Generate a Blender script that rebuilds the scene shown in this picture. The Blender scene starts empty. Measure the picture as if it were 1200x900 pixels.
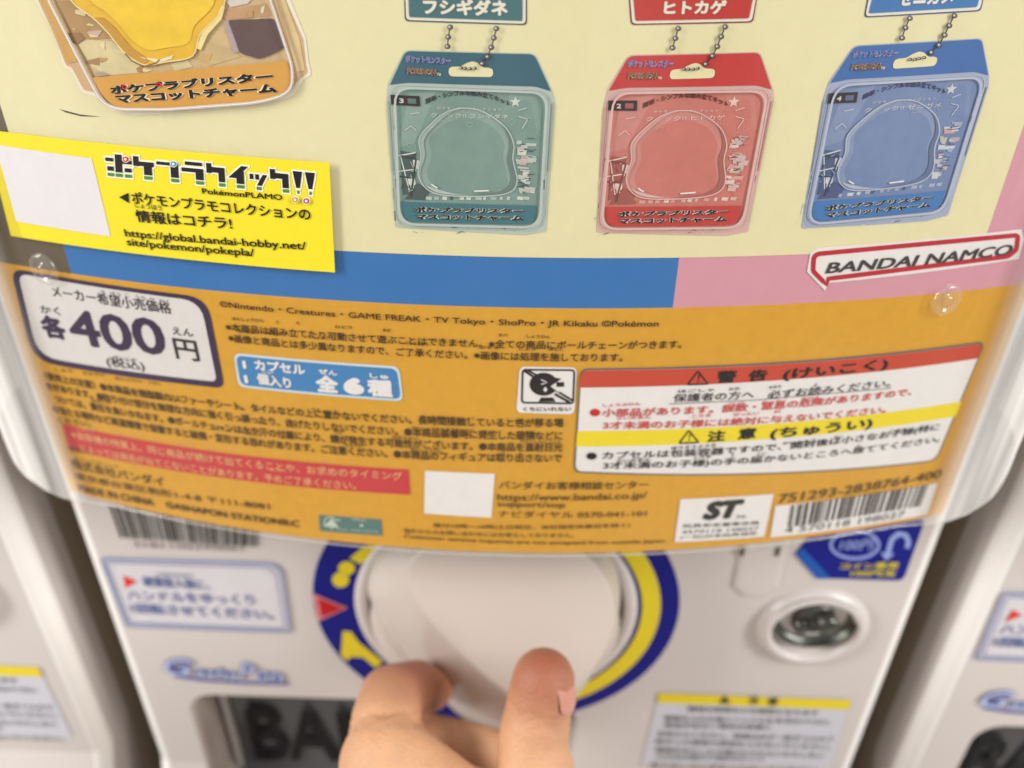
import bpy, bmesh, math, random
import numpy as np
from mathutils import Vector, Matrix
from mathutils.geometry import tessellate_polygon
random.seed(4)
SC = bpy.context.scene
COL = SC.collection
R = math.radians

# ------------------------------------------------------------------ camera
Z0 = 1.0                                   # camera height above the floor
F, TH, RO, CX, D, BUL, YAW, YP = 900.64, 0.53207, 0.01549, 0.00453, 0.15879, 0.01895, 0.01641, 0.010
cd = bpy.data.cameras.new('camera'); cam = bpy.data.objects.new('camera', cd); COL.objects.link(cam)
SC.camera = cam
cd.sensor_width = 36; cd.lens = F*36/1200; cd.clip_start = .005; cd.clip_end = 50
cy, sy, ct, st, cr, sr = math.cos(YAW), math.sin(YAW), math.cos(TH), math.sin(TH), math.cos(RO), math.sin(RO)
def cam_dir(u, v):                          # direction of an image offset (u right, v down, F forward) in the world
    u, v = u*cr+v*sr, -u*sr+v*cr
    y = F*ct - v*st; z = -(F*st + v*ct)
    return Vector((u*cy-y*sy, u*sy+y*cy, z))
fw = cam_dir(0, 0).normalized(); o_ = cam_dir(0, 0)
ax = (cam_dir(1, 0)-o_).normalized(); up = -(cam_dir(0, 1)-o_).normalized()
cam.matrix_world = Matrix(((ax.x, up.x, -fw.x, CX), (ax.y, up.y, -fw.y, -D), (ax.z, up.z, -fw.z, Z0), (0, 0, 0, 1)))
cd.dof.use_dof = True; cd.dof.focus_distance = .139; cd.dof.aperture_fstop = 27.0/2.9

# ------------------------------------------------------------------ world and lamps
W = bpy.data.worlds.new('World'); SC.world = W; W.use_nodes = True
nt = W.node_tree; N = nt.nodes; bg = N['Background']
tc = N.new('ShaderNodeTexCoord'); mp = N.new('ShaderNodeMapping'); mp.inputs['Scale'].default_value = (5, 5, .9)
nz = N.new('ShaderNodeTexNoise'); nz.inputs['Scale'].default_value = 1.0; nz.inputs['Detail'].default_value = 3
rp = N.new('ShaderNodeValToRGB')
rp.color_ramp.elements[0].position = .36; rp.color_ramp.elements[0].color = (.36, .34, .32, 1)
rp.color_ramp.elements[1].position = .68; rp.color_ramp.elements[1].color = (1.3, 1.27, 1.22, 1)
L = nt.links.new
L(tc.outputs['Generated'], mp.inputs[0]); L(mp.outputs[0], nz.inputs['Vector']); L(nz.outputs[0], rp.inputs[0]); L(rp.outputs[0], bg.inputs[0])
bg.inputs[1].default_value = .62
def lamp(name, loc, target, sx, sz, power, col):
    ld = bpy.data.lights.new(name, 'AREA'); ld.shape = 'RECTANGLE'; ld.size = sx; ld.size_y = sz; ld.energy = power; ld.color = col
    lo = bpy.data.objects.new(name, ld); COL.objects.link(lo); lo.location = loc
    lo.rotation_euler = (Vector(target)-Vector(loc)).to_track_quat('-Z', 'Y').to_euler()
lamp('added_side_lamp', (-1.45, -.62, Z0+.62), (0, 0, Z0-.1), .35, 1.2, 30, (1, .985, .975))  # unseen lamps at both sides, added to brighten panel edges and knob
lamp('added_side_lamp', (1.45, -.75, Z0+.75), (0, 0, Z0-.1), .35, 1.2, 30, (1, .985, .975))
SC.view_settings.view_transform = 'Standard'; SC.view_settings.look = 'None'
SC.view_settings.exposure = .14; SC.view_settings.gamma = 1
SC.render.film_transparent = False

# ------------------------------------------------------------------ materials
def lin(c):
    return tuple(((x/255)/12.92 if x/255 <= .04045 else ((x/255+.055)/1.055)**2.4) for x in c)
MC = {}
def mat(name, rgb, rough=.5, spec=.4, noise=.06, nscale=60, bump=0, metal=0, coat=0, sss=0):
    if name in MC: return MC[name]
    m = bpy.data.materials.new(name); m.use_nodes = True; t = m.node_tree; b = t.nodes['Principled BSDF']
    c = lin(rgb)
    x = t.nodes.new('ShaderNodeTexNoise'); x.inputs['Scale'].default_value = nscale; x.inputs['Detail'].default_value = 4
    co = t.nodes.new('ShaderNodeTexCoord'); t.links.new(co.outputs['Object'], x.inputs['Vector'])
    mx = t.nodes.new('ShaderNodeMix'); mx.data_type = 'RGBA'
    mx.inputs[6].default_value = tuple(k*(1-noise) for k in c)+(1,); mx.inputs[7].default_value = tuple(min(.95, k*(1+noise)) for k in c)+(1,)
    t.links.new(x.outputs[0], mx.inputs[0]); t.links.new(mx.outputs[2], b.inputs['Base Color'])
    b.inputs['Roughness'].default_value = rough; b.inputs['Specular IOR Level'].default_value = spec; b.inputs['Metallic'].default_value = metal
    b.inputs['Coat Weight'].default_value = coat; b.inputs['Coat Roughness'].default_value = .1
    if sss:
        b.inputs['Subsurface Weight'].default_value = sss; b.inputs['Subsurface Radius'].default_value = (1, .35, .2); b.inputs['Subsurface Scale'].default_value = .003
    if bump:
        bn = t.nodes.new('ShaderNodeBump'); bn.inputs['Strength'].default_value = bump; bn.inputs['Distance'].default_value = .0004
        x2 = t.nodes.new('ShaderNodeTexNoise'); x2.inputs['Scale'].default_value = nscale*9; x2.inputs['Detail'].default_value = 6
        t.links.new(co.outputs['Object'], x2.inputs['Vector']); t.links.new(x2.outputs[0], bn.inputs['Height']); t.links.new(bn.outputs[0], b.inputs['Normal'])
    MC[name] = m
    return m
def ink(rgb, noise=.05):
    return mat('print_%02x%02x%02x' % tuple(rgb), rgb, .55, .25, noise, 350)
def clear(name, white=0.0, ior=1.45, painted_glare=False):
    m = bpy.data.materials.new(name); m.use_nodes = True; t = m.node_tree; t.nodes.clear()
    out = t.nodes.new('ShaderNodeOutputMaterial'); tr = t.nodes.new('ShaderNodeBsdfTransparent'); gl = t.nodes.new('ShaderNodeBsdfGlossy')
    gl.inputs['Roughness'].default_value = .09; lw = t.nodes.new('ShaderNodeLayerWeight'); lw.inputs[0].default_value = .5; pw = t.nodes.new('ShaderNodeMath'); pw.operation = 'POWER'; pw.inputs[1].default_value = 4
    fr = t.nodes.new('ShaderNodeMath'); fr.operation = 'MULTIPLY_ADD'; fr.inputs[1].default_value = .85; fr.inputs[2].default_value = 1.5*((ior-1)/(ior+1))**2
    t.links.new(lw.outputs['Facing'], pw.inputs[0]); t.links.new(pw.outputs[0], fr.inputs[0])
    co = t.nodes.new('ShaderNodeTexCoord'); n = t.nodes.new('ShaderNodeTexNoise'); n.inputs['Scale'].default_value = 26; n.inputs['Detail'].default_value = 2
    bn = t.nodes.new('ShaderNodeBump'); bn.inputs['Strength'].default_value = .22; bn.inputs['Distance'].default_value = .002
    mpp = t.nodes.new('ShaderNodeMapping'); mpp.inputs['Scale'].default_value = (1, 1, .25)
    t.links.new(co.outputs['Object'], mpp.inputs[0]); t.links.new(mpp.outputs[0], n.inputs['Vector']); t.links.new(n.outputs[0], bn.inputs['Height']); t.links.new(bn.outputs[0], gl.inputs['Normal'])
    mx = t.nodes.new('ShaderNodeMixShader'); t.links.new(fr.outputs[0], mx.inputs[0]); t.links.new(tr.outputs[0], mx.inputs[1]); t.links.new(gl.outputs[0], mx.inputs[2])
    tr.inputs[0].default_value = (.975, .975, .96, 1)
    last = mx
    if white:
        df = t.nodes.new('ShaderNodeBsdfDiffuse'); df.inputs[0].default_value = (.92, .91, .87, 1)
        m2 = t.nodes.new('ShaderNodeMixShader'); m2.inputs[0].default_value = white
        if painted_glare:                            # upright white glare streaks painted into the cover's side edges
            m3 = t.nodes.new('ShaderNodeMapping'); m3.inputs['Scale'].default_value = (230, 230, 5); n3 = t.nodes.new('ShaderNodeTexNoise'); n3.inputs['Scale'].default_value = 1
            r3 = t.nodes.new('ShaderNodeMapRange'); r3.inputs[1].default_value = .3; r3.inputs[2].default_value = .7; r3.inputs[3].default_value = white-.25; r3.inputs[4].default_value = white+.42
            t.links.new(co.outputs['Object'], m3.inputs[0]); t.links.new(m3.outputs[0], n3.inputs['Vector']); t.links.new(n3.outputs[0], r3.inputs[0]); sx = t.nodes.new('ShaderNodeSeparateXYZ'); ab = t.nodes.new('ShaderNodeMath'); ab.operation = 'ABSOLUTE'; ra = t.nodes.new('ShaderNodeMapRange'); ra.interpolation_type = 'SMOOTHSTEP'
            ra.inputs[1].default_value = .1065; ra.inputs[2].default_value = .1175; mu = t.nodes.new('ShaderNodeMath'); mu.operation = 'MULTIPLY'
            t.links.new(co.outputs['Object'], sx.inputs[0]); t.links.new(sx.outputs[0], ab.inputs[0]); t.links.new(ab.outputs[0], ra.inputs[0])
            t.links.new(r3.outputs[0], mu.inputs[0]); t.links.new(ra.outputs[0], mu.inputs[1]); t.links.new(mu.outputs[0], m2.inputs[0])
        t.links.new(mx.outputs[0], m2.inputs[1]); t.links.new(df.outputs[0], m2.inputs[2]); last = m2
    t.links.new(last.outputs[0], out.inputs[0])
    return m

# ------------------------------------------------------------------ surfaces: the curved card and the flat machine front
A = .115
RAD = (A*A+BUL*BUL)/(2*BUL); YC = RAD-BUL
def ray(u, v):
    return cam_dir(u-600, v-450)
def card_at(u, v):                          # where a point of the print lies on the curved card, as (x, z)
    d = ray(u, v); ox, oy = CX, -D-YC
    a = d.x*d.x+d.y*d.y; b = 2*(ox*d.x+oy*d.y); c = ox*ox+oy*oy-RAD*RAD
    t = (-b-math.sqrt(max(b*b-4*a*c, 0)))/(2*a)
    return (CX+t*d.x, t*d.z+Z0)
def card_pt(x, z, off=0):
    r = RAD+off; k = x/RAD
    return Vector((r*k, YC-r*math.sqrt(max(0, 1-k*k)), z))
def plane_at(u, v, y):
    d = ray(u, v); t = (y+D)/d.y
    return Vector((CX+t*d.x, y, t*d.z+Z0))
ZCR = Z0-.263                               # below this line the front leans out
def front_y(z):
    return YP if z >= ZCR else YP-(ZCR-z)*.42
def front_at(u, v):
    p = plane_at(u, v, YP); return (p.x, p.z)
def front_pt(x, z, off=0):
    return Vector((x, front_y(z)-off, z))
LAY = .00007
class S:                                    # a printable surface
    def __init__(s, at, pt, lay): s.at, s.pt, s.lay = at, pt, lay
CARD = S(card_at, card_pt, LAY)
FRONT = S(front_at, front_pt, .00025)

# ------------------------------------------------------------------ glyphs
GC = {}
def glyphs(body, bold=0.0, shear=0.0):
    k = (body, bold, shear)
    if k in GC: return GC[k]
    if bold:
        v, f = glyphs(body, 0, shear); n = 10 if bold > .03 else 6; vs = []; fs = []
        for i in range(n):
            a = 2*math.pi*(i+.5)/n; vs.append(v+np.array([math.cos(a), math.sin(a)])*bold); fs += [tuple(q+i*len(v) for q in p) for p in f]
        GC[k] = (np.concatenate(vs), fs); return GC[k]
    cu = bpy.data.curves.new('lettering', 'FONT'); cu.body = body; cu.size = 1; cu.shear = shear
    cu.resolution_u = 3; cu.fill_mode = 'FRONT'
    ob = bpy.data.objects.new('lettering', cu); COL.objects.link(ob)
    dg = bpy.context.evaluated_depsgraph_get()
    me = bpy.data.meshes.new_from_object(ob.evaluated_get(dg))
    v = np.array([(p.co.x, p.co.y) for p in me.vertices]); f = [tuple(p.vertices) for p in me.polygons]
    bpy.data.objects.remove(ob); bpy.data.curves.remove(cu); bpy.data.meshes.remove(me)
    GC[k] = (v, f)
    return v, f
class Part:
    def __init__(s): s.v = []; s.f = []; s.m = []; s.mats = []
    def mi(s, m):
        if m not in s.mats: s.mats.append(m)
        return s.mats.index(m)
    def add(s, vs, fs, m):
        b = len(s.v); i = s.mi(m); s.v += [tuple(v) for v in vs]
        for f in fs: s.f.append(tuple(k+b for k in f)); s.m.append(i)
        return s
    def text(s, sf, body, p0, p1, h, m, lay=3, bold=.0, shear=0, arc=0, grow=0):
        # p0, p1: bottom corners of the line on the print, h: its height
        g, fs = glyphs(body, bold, shear); g0 = glyphs(body, 0, shear)[0] if grow else g
        lo = g0.min(0); hi = g0.max(0)
        a = sf.at(*p0); b = sf.at(*p1); mid = ((p0[0]+p1[0])/2, (p0[1]+p1[1])/2)
        H = sf.at(mid[0], mid[1]-h)[1]-sf.at(*mid)[1]
        AH = (sf.at(mid[0], mid[1]-arc)[1]-sf.at(*mid)[1]) if arc else 0
        out = []; n1 = len(glyphs(body, 0, shear)[0])
        for j, (x, y) in enumerate(g):
            t = (x-lo[0])/(hi[0]-lo[0]); q = (y-lo[1])/max(1e-6, hi[1]-lo[1])
            out.append(sf.pt(a[0]+(b[0]-a[0])*t, a[1]+(b[1]-a[1])*t+q*H+AH*4*t*(1-t), (lay+.06*(j//n1))*sf.lay))
        return s.add(out, fs, m)
    def poly(s, sf, pts, m, lay=1, step=.0025):     # filled outline; every upright cut meets it twice
        q = [sf.at(*p) for p in pts]
        return s.fill(sf, q, m, lay, step)
    def fill(s, sf, q, m, lay=1, step=.0025):
        x0 = min(p[0] for p in q); x1 = max(p[0] for p in q)
        xs = sorted(set([x0+(x1-x0)*k/max(1, int((x1-x0)/step)+1) for k in range(int((x1-x0)/step)+2)]+[p[0] for p in q]))
        xs = [x for i, x in enumerate(xs) if x <= x1 and (i == 0 or x-xs[i-1] > 1e-7)]
        vs = []; n = len(q)
        for x in xs:
            zz = []
            for i in range(n):
                a, b = q[i], q[(i+1) % n]
                if min(a[0], b[0])-1e-9 <= x <= max(a[0], b[0])+1e-9:
                    if abs(b[0]-a[0]) < 1e-8: zz += [a[1], b[1]]
                    else: zz.append(a[1]+(b[1]-a[1])*min(1, max(0, (x-a[0])/(b[0]-a[0]))))
            vs += [sf.pt(x, min(zz), lay*sf.lay), sf.pt(x, max(zz), lay*sf.lay)]
        return s.add(vs, [(2*i, 2*i+2, 2*i+3, 2*i+1) for i in range(len(xs)-1)], m)
    def ngon(s, sf, pts, m, lay=1):                 # small filled outline of any shape
        q = [sf.at(*p) for p in pts]
        tri = tessellate_polygon([[Vector((a, b, 0)) for a, b in q]])
        return s.add([sf.pt(a, b, lay*sf.lay) for a, b in q], tri, m)
    def stroke(s, sf, pts, w, m, lay=2, closed=True, step=6):
        d = []
        n = len(pts)
        for i in range(n if closed else n-1):
            a, b = pts[i], pts[(i+1) % n]; k = max(1, int(math.dist(a, b)/step))
            d += [(a[0]+(b[0]-a[0])*j/k, a[1]+(b[1]-a[1])*j/k) for j in range(k)]
        if not closed: d.append(pts[-1])
        n = len(d); vs = []
        for i in range(n):
            if closed: a, b = d[i-1], d[(i+1) % n]
            else: a, b = d[max(0, i-1)], d[min(n-1, i+1)]
            l = math.dist(a, b) or 1; nx, ny = -(b[1]-a[1])/l*w/2, (b[0]-a[0])/l*w/2
            for sg in (1, -1): vs.append(sf.pt(*sf.at(d[i][0]+nx*sg, d[i][1]+ny*sg), lay*sf.lay))
        return s.add(vs, [(2*i, 2*((i+1) % n), 2*((i+1) % n)+1, 2*i+1) for i in range(n if closed else n-1)], m)
    def disc(s, sf, c, rx, ry, m, lay=2, n=20):
        return s.ngon(sf, [(c[0]+rx*math.cos(6.2832*k/n), c[1]+ry*math.sin(6.2832*k/n)) for k in range(n)], m, lay)
    def build(s, name, parent=None, smooth=False, label=None):
        me = bpy.data.meshes.new(name); me.from_pydata(s.v, [], s.f)
        for m in s.mats: me.materials.append(m)
        me.polygons.foreach_set('material_index', s.m)
        if smooth: me.polygons.foreach_set('use_smooth', [True]*len(s.f))
        me.update()
        ob = bpy.data.objects.new(name, me); COL.objects.link(ob)
        if parent:
            ob.parent = parent; ob.matrix_parent_inverse = Matrix.Translation(parent.matrix_basis.translation).inverted() if parent.parent is None and parent.type == 'EMPTY' else Matrix()
        if label: ob['label'] = label
        return ob
def rpoly(pts, r, n=5):                      # rounded corners; r one number or one per corner
    out = []; N_ = len(pts)
    for i in range(N_):
        p, a, b = pts[i], pts[i-1], pts[(i+1) % N_]; rr = r[i] if isinstance(r, (list, tuple)) else r
        if rr <= 0: out.append(p); continue
        la, lb = math.dist(p, a), math.dist(p, b); ra, rb = min(rr, la*.49), min(rr, lb*.49)
        s_ = (p[0]+(a[0]-p[0])*ra/la, p[1]+(a[1]-p[1])*ra/la); e = (p[0]+(b[0]-p[0])*rb/lb, p[1]+(b[1]-p[1])*rb/lb)
        for k in range(n+1):
            t = k/n; out.append(((1-t)**2*s_[0]+2*t*(1-t)*p[0]+t*t*e[0], (1-t)**2*s_[1]+2*t*(1-t)*p[1]+t*t*e[1]))
    return out
def smooth_loop(pts, n=5):
    out = []; N_ = len(pts)
    for i in range(N_):
        p0, p1, p2, p3 = pts[i-1], pts[i], pts[(i+1) % N_], pts[(i+2) % N_]
        for k in range(n):
            t = k/n
            out.append(tuple(.5*((2*p1[j])+(-p0[j]+p2[j])*t+(2*p0[j]-5*p1[j]+4*p2[j]-p3[j])*t*t+(-p0[j]+3*p1[j]-3*p2[j]+p3[j])*t**3) for j in range(len(p1))))
    return out
def lerp(a, b, t): return tuple(a[i]+(b[i]-a[i])*t for i in range(len(a)))
def quad_at(q, s, t):                        # q = tl, tr, br, bl
    return lerp(lerp(q[0], q[1], s), lerp(q[3], q[2], s), t)
def tag(o, label, cat, group=None, kind=None):
    if kind: o['kind'] = kind
    if label: o['label'] = label
    if cat: o['category'] = cat
    if group: o['group'] = group
    return o
def thing(name, label, cat, loc=(0, 0, 0), group=None):
    o = bpy.data.objects.new(name, None); COL.objects.link(o); o.location = loc; o.empty_display_size = .02
    return tag(o, label, cat, group)

# ------------------------------------------------------------------ setting
WHITE = mat('white_plastic', (203, 195, 190), .27, .5, .03, 9, .05)
BODY = mat('cabinet_body_shade', (176, 160, 140), .5, .4, .06, 20)  # darker than the shell: gap shade put into the body colour
KNOB = mat('knob_plastic', (194, 183, 173), .28, .45, .02, 12, .04)
fl = Part(); fl.add([(-3, -3, 0), (3, -3, 0), (3, .6, 0), (-3, .6, 0)], [(0, 1, 2, 3)], mat('floor_tile', (186, 180, 172), .25, .5, .8, 2.6))
tag(fl.build('floor'), None, None, kind='structure')
wl = Part(); wl.add([(-3, .3, 0), (3, .3, 0), (3, .3, 2.4), (-3, .3, 2.4)], [(0, 1, 2, 3)], mat('wall_paint', (120, 108, 95), .8, .2, .05, 3))
tag(wl.build('wall'), None, None, kind='structure')

# ------------------------------------------------------------------ the machine
HW = .126
ZT, ZB = Z0+.13, 0.004
DOOR = dict(x0=-.1075, x1=.026, z1=Z0-.2245, z0=Z0-.305, r=.009, deep=.013)
def arc_pts(cx, cz, r, a0, a1, n=6):
    return [(cx+r*math.cos(R(a0+(a1-a0)*k/n)), cz+r*math.sin(R(a0+(a1-a0)*k/n))) for k in range(n+1)]
def revolve(prof, c, n=48, sx=1, sz=1, closed_tip=False):
    # prof: (radius, depth toward the viewer); axis along y at c=(x,z) on the front
    vs = []; fs = []
    for r, d in prof:
        for k in range(n):
            a = 2*math.pi*k/n; vs.append((c[0]+r*sx*math.cos(a), YP-d, c[1]+r*sz*math.sin(a)))
    for i in range(len(prof)-1):
        for k in range(n):
            a, b = i*n+k, i*n+(k+1) % n; fs.append((a, b, b+n, a+n))
    return vs, fs
def box(P, x0, x1, y0, y1, z0, z1, m):          # five sides; the front stays open
    P.add([(x0, y0, z0), (x1, y0, z0), (x1, y1, z0), (x0, y1, z0), (x0, y0, z1), (x1, y0, z1), (x1, y1, z1), (x0, y1, z1)],
          [(0, 1, 2, 3), (4, 7, 6, 5), (1, 5, 6, 2), (2, 6, 7, 3), (3, 7, 4, 0)], m)
def build_machine():
    root = thing('capsule_machine', 'white capsule toy machine with a big round turning knob under the bowed display card', 'vending machine', (0, .1, 0))
    # cabinet: rounded upright edges, flat front cut out for the outlet
    P = Part(); r = .0055
    sect = [(-HW+.0025, YP+.0178), (-HW, YP+.0172), (-HW, YP+r)]+[(-HW+r-r*math.cos(R(a)), YP+r-r*math.sin(R(a))) for a in range(9, 91, 9)]
    sect = sect+[(-x, y) for x, y in reversed(sect)]
    h = len(sect)//2
    zs = [ZT, ZCR, Z0-.30, ZB]
    def sh(z): return 0 if z >= ZCR else (front_y(max(z, Z0-.30))-YP)
    vs = []; fs = []
    for z in zs:
        for i, (x, y) in enumerate(sect): vs.append((x, y+(sh(z) if 0 < i < len(sect)-1 else 0), z))
    n = len(sect)
    for k in range(len(zs)-1):
        for i in range(n-1):
            if i != h-1: fs.append((k*n+i, k*n+i+1, (k+1)*n+i+1, (k+1)*n+i))
    edge_hl = mat('edge_highlight_white', (238, 234, 229), .2, .55, .02, 12)  # rounded edges coloured brighter, a painted highlight
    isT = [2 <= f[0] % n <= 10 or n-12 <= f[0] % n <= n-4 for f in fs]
    P.add(vs, [f for f, t in zip(fs, isT) if not t], WHITE); P.add(vs, [f for f, t in zip(fs, isT) if t], edge_hl)
    P.add([(x, y, ZT) for x, y in sect], [tuple(range(n))], WHITE)
    box(P, -HW+.0025, HW-.0025, YP+.017, .26, ZB, ZT-.001, BODY)
    xe = HW-r; d = DOOR; rr = d['r']
    hole_top = arc_pts(d['x0']+rr, d['z1']-rr, rr, 180, 90)+arc_pts(d['x1']-rr, d['z1']-rr, rr, 90, 0)
    up_ = [(-xe, ZT), (-xe, ZCR), (d['x0'], ZCR)]+hole_top+[(d['x1'], ZCR), (xe, ZCR), (xe, ZT)]
    def flat(pts): 
        t = tessellate_polygon([[Vector((a, b, 0)) for a, b in pts]]); P.add([front_pt(a, b) for a, b in pts], t, WHITE)
    flat(up_)
    zl = Z0-.30; yl = front_y(zl)
    hb = arc_pts(d['x0']+rr, zl+.012+rr, rr, 180, 270)+arc_pts(d['x1']-rr, zl+.012+rr, rr, 270, 360)
    flat([(-xe, ZCR), (-xe, zl), (xe, zl), (xe, ZCR), (d['x1'], ZCR)]+list(reversed(hb))+[(d['x0'], ZCR)])
    P.add([(-xe, yl, zl), (xe, yl, zl), (xe, yl, ZB), (-xe, yl, ZB)], [(0, 1, 2, 3)], WHITE)
    # outlet walls, with a soft lip
    loop = [(d['x0'], ZCR)]+hole_top+[(d['x1'], ZCR)]+list(reversed(hb))
    n = len(loop); cxm, czm = (d['x0']+d['x1'])/2, (d['z1']+zl)/2
    rows = []
    for dep, ins in ((0, 0), (.0012, .0010), (.003, .0014), (d['deep'], .0022), (d['deep']+.02, .0022)):
        rows.append([(x+(ins if x < cxm else -ins), front_y(z)+dep if dep < .01 else YP+dep, z+(ins if z < czm else -ins)) for x, z in loop])
    P.add([p for q in rows for p in q], [(k*n+i, k*n+(i+1) % n, (k+1)*n+(i+1) % n, (k+1)*n+i) for k in range(4) for i in range(n)], WHITE)
    P.build('cabinet', root)
    # outlet flap
    P = Part(); dk = mat('smoked_plastic', (66, 66, 68), .2, .5, .15, 14); yb = YP+d['deep']
    x0, x1, z0, z1 = d['x0']+.0055, d['x1']-.0055, zl+.008, d['z1']-.0035
    P.add([(x0, yb, z1), (x1, yb, z1), (x1, yb-.001, z0+.012), (x0, yb-.001, z0+.012), (x1, yb-.008, z0), (x0, yb-.008, z0),
           (x0, yb+.004, z1), (x1, yb+.004, z1), (x1, yb+.004, z0), (x0, yb+.004, z0)],
          [(0, 1, 2, 3), (3, 2, 4, 5), (0, 6, 7, 1), (0, 3, 5, 9, 6), (1, 7, 8, 4, 2), (5, 4, 8, 9)], dk)
    flap = P.build('outlet_flap', root)
    P = Part(); fsf = S(lambda u, v: (u, v), lambda x, z, o: Vector((x, yb-o, z)), .001)
    fl0, fl1 = plane_at(302, 884, yb), plane_at(302, 824, yb)
    g, f_ = glyphs('BANDAI', .018); lo, hi = g.min(0), g.max(0)
    P.add([(fl0.x+(x-lo[0])/(hi[0]-lo[0])*.098, yb-.0022, fl0.z+(y-lo[1])/(hi[1]-lo[1])*(fl1.z-fl0.z)) for x, y in g], f_, mat('flap_lettering', (18, 18, 20), .4, .4, .1, 30))
    P.build('embossed_lettering', flap)
    P = Part(); box(P, x0-.0005, x0+.0016, yb-.0022, yb+.002, z0, z1-.0005, mat('frosted_edge', (176, 174, 170), .3, .5, .05, 40)); P.add([(x0-.0005, yb-.0022, z0), (x0+.0016, yb-.0022, z0), (x0+.0016, yb-.0022, z1-.0005), (x0-.0005, yb-.0022, z1-.0005)], [(0, 1, 2, 3)], MC['frosted_edge']); P.build('flap_edge', flap)
    # ring decal round the knob
    C = (-.0022, Z0-.1802); RX, RZ = .0562, .0535
    def ell(f, a): return (C[0]+RX*f*math.cos(R(a)), C[1]+RZ*f*math.sin(R(a)))
    def annulus(P, f0, f1, a0, a1, m, lay, n=72):
        vs = []
        for k in range(n+1):
            a = a0+(a1-a0)*k/n; e0 = f0(k/n) if callable(f0) else f0; e1 = f1(k/n) if callable(f1) else f1
            vs += [FRONT_.pt(*ell(e0, a), lay*.00025), FRONT_.pt(*ell(e1, a), lay*.00025)]
        P.add(vs, [(2*i, 2*i+1, 2*i+3, 2*i+2) for i in range(n)], m)
    FRONT_ = FRONT
    blue, yel = ink((5, 10, 122)), ink((226, 205, 40))
    P = Part(); annulus(P, .775, 1, 0, 360, blue, 1); ring = P.build('ring_decal', root)
    P = Part(); annulus(P, lambda t: .798+.02*max(0, t-.8), .897, 80, -66, yel, 2)
    P.ngon(FRONT, [(402, 738), (412, 739), (420.5, 751), (449, 774), (440, 781), (426, 769), (412, 768), (407.5, 773), (400, 767)], yel, 2)
    P.disc(FRONT, (399.5, 678), 10, 9, yel, 2); P.disc(FRONT, (406.5, 664.5), 10, 8, yel, 2)
    P.ngon(FRONT, [(410, 653), (424, 641), (452, 630), (462, 634), (436, 651), (423, 660)], yel, 2)
    P.build('yellow_arrow', ring)
    P = Part(); P.ngon(FRONT, [(367, 694), (408, 711), (373, 727)], ink((214, 130, 140)), 2); P.ngon(FRONT, [(373, 699), (403, 711), (377.5, 721)], ink((190, 16, 22)), 3)
    P.build('red_pointer', ring)
    # collar and knob
    P = Part(); v, f = revolve([(.0436, .0), (.0432, .0009), (.0420, .0014), (.0402, .0013), (.0394, .0008), (.0392, .0001)], C, 64, 1.0, .97); P.add(v, f, WHITE)
    v, f = revolve([(.0393, .00025), (.0355, .0002)], C, 64, 1.0, .97); P.add(v, f, mat('groove_shade', (60, 52, 42), .7, .2, .05, 30))  # dark floor colour stands in for shade in the gap
    P.build('knob_collar', root, True)
    P = Part()
    v, f = revolve([(.0374, .0001), (.0374, .0062), (.0365, .0077), (.030, .0082), (.0, .0083)], C, 64, 1.0, .98); P.add(v, f, KNOB)
    knob = P.build('turning_knob', root, True)
    base = [(436, 709), (431, 685), (441, 660), (470, 634), (520, 615), (590, 607), (655, 616), (698, 640), (720, 668), (727, 700), (716, 742), (676, 806), (640, 832), (604, 856), (571, 852), (535, 834), (504, 799), (471, 762), (448, 735)]
    face = [(482, 690), (482, 662), (502, 640), (545, 624), (600, 619), (650, 630), (690, 654), (714, 688), (721, 726), (707, 766), (671, 812), (643, 828), (614, 824), (588, 806), (555, 779), (522, 746), (496, 716)]
    YBb, YF = YP-.0085, YP-.031
    def yface(z): return YP-.0305+max(0, min(1, (z-(Z0-.205))/.075))*.0165
    def on_face(u, v_):
        y = YF
        for _ in range(12): y = yface(plane_at(u, v_, y).z)
        return plane_at(u, v_, y)
    def polar(pts, y, n=96):
        q = smooth_loop([tuple(plane_at(u, v_, y) if y > YF else on_face(u, v_)) for u, v_ in pts], 8)
        cp = plane_at(585, 725, y) if y > YF else on_face(595, 725); cx_, cz_ = cp.x, cp.z
        th = np.array([math.atan2(p[2]-cz_, p[0]-cx_) for p in q]); rr_ = np.array([math.hypot(p[2]-cz_, p[0]-cx_) for p in q])
        o = np.argsort(th); th, rr_ = th[o], rr_[o]
        tt = np.linspace(-math.pi, math.pi, n, endpoint=False)
        ri = np.interp(tt, th, rr_, period=2*math.pi)
        return np.array([(cx_+ri[i]*math.cos(tt[i]), cz_+ri[i]*math.sin(tt[i])) for i in range(n)]), (cx_, cz_)
    b_, bc = polar(base, YBb); f_, fc = polar(face, YF-1)
    n = 96; rows = []
    for t, k in ((0, -.35), (0, 0), (.03, .07), (.30, .38), (.62, .69), (.94, .955), (.985, .992)):
        rows.append([(p[0], YBb+(yface(p[1])-YBb)*k, p[1]) for p in b_*(1-t)+f_*t])
    for k, dy in ((.993, .0), (.96, 0), (.8, .0001), (.5, .0004), (.2, .0006), (.02, .0007)):
        rows.append([(fc[0]+(p[0]-fc[0])*k, yface(fc[1]+(p[1]-fc[1])*k)+dy, fc[1]+(p[1]-fc[1])*k) for p in f_])
    vs = [p for q in rows for p in q]
    fs = [(k*n+i, k*n+(i+1) % n, (k+1)*n+(i+1) % n, (k+1)*n+i) for k in range(len(rows)-1) for i in range(n)]+[tuple(range((len(rows)-1)*n, len(rows)*n))]
    P = Part(); P.add(vs, fs, KNOB); P.build('grip', knob, True)
    # instruction label
    P = Part(); lav, navy = ink((176, 180, 200)), ink((92, 104, 160))
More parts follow.
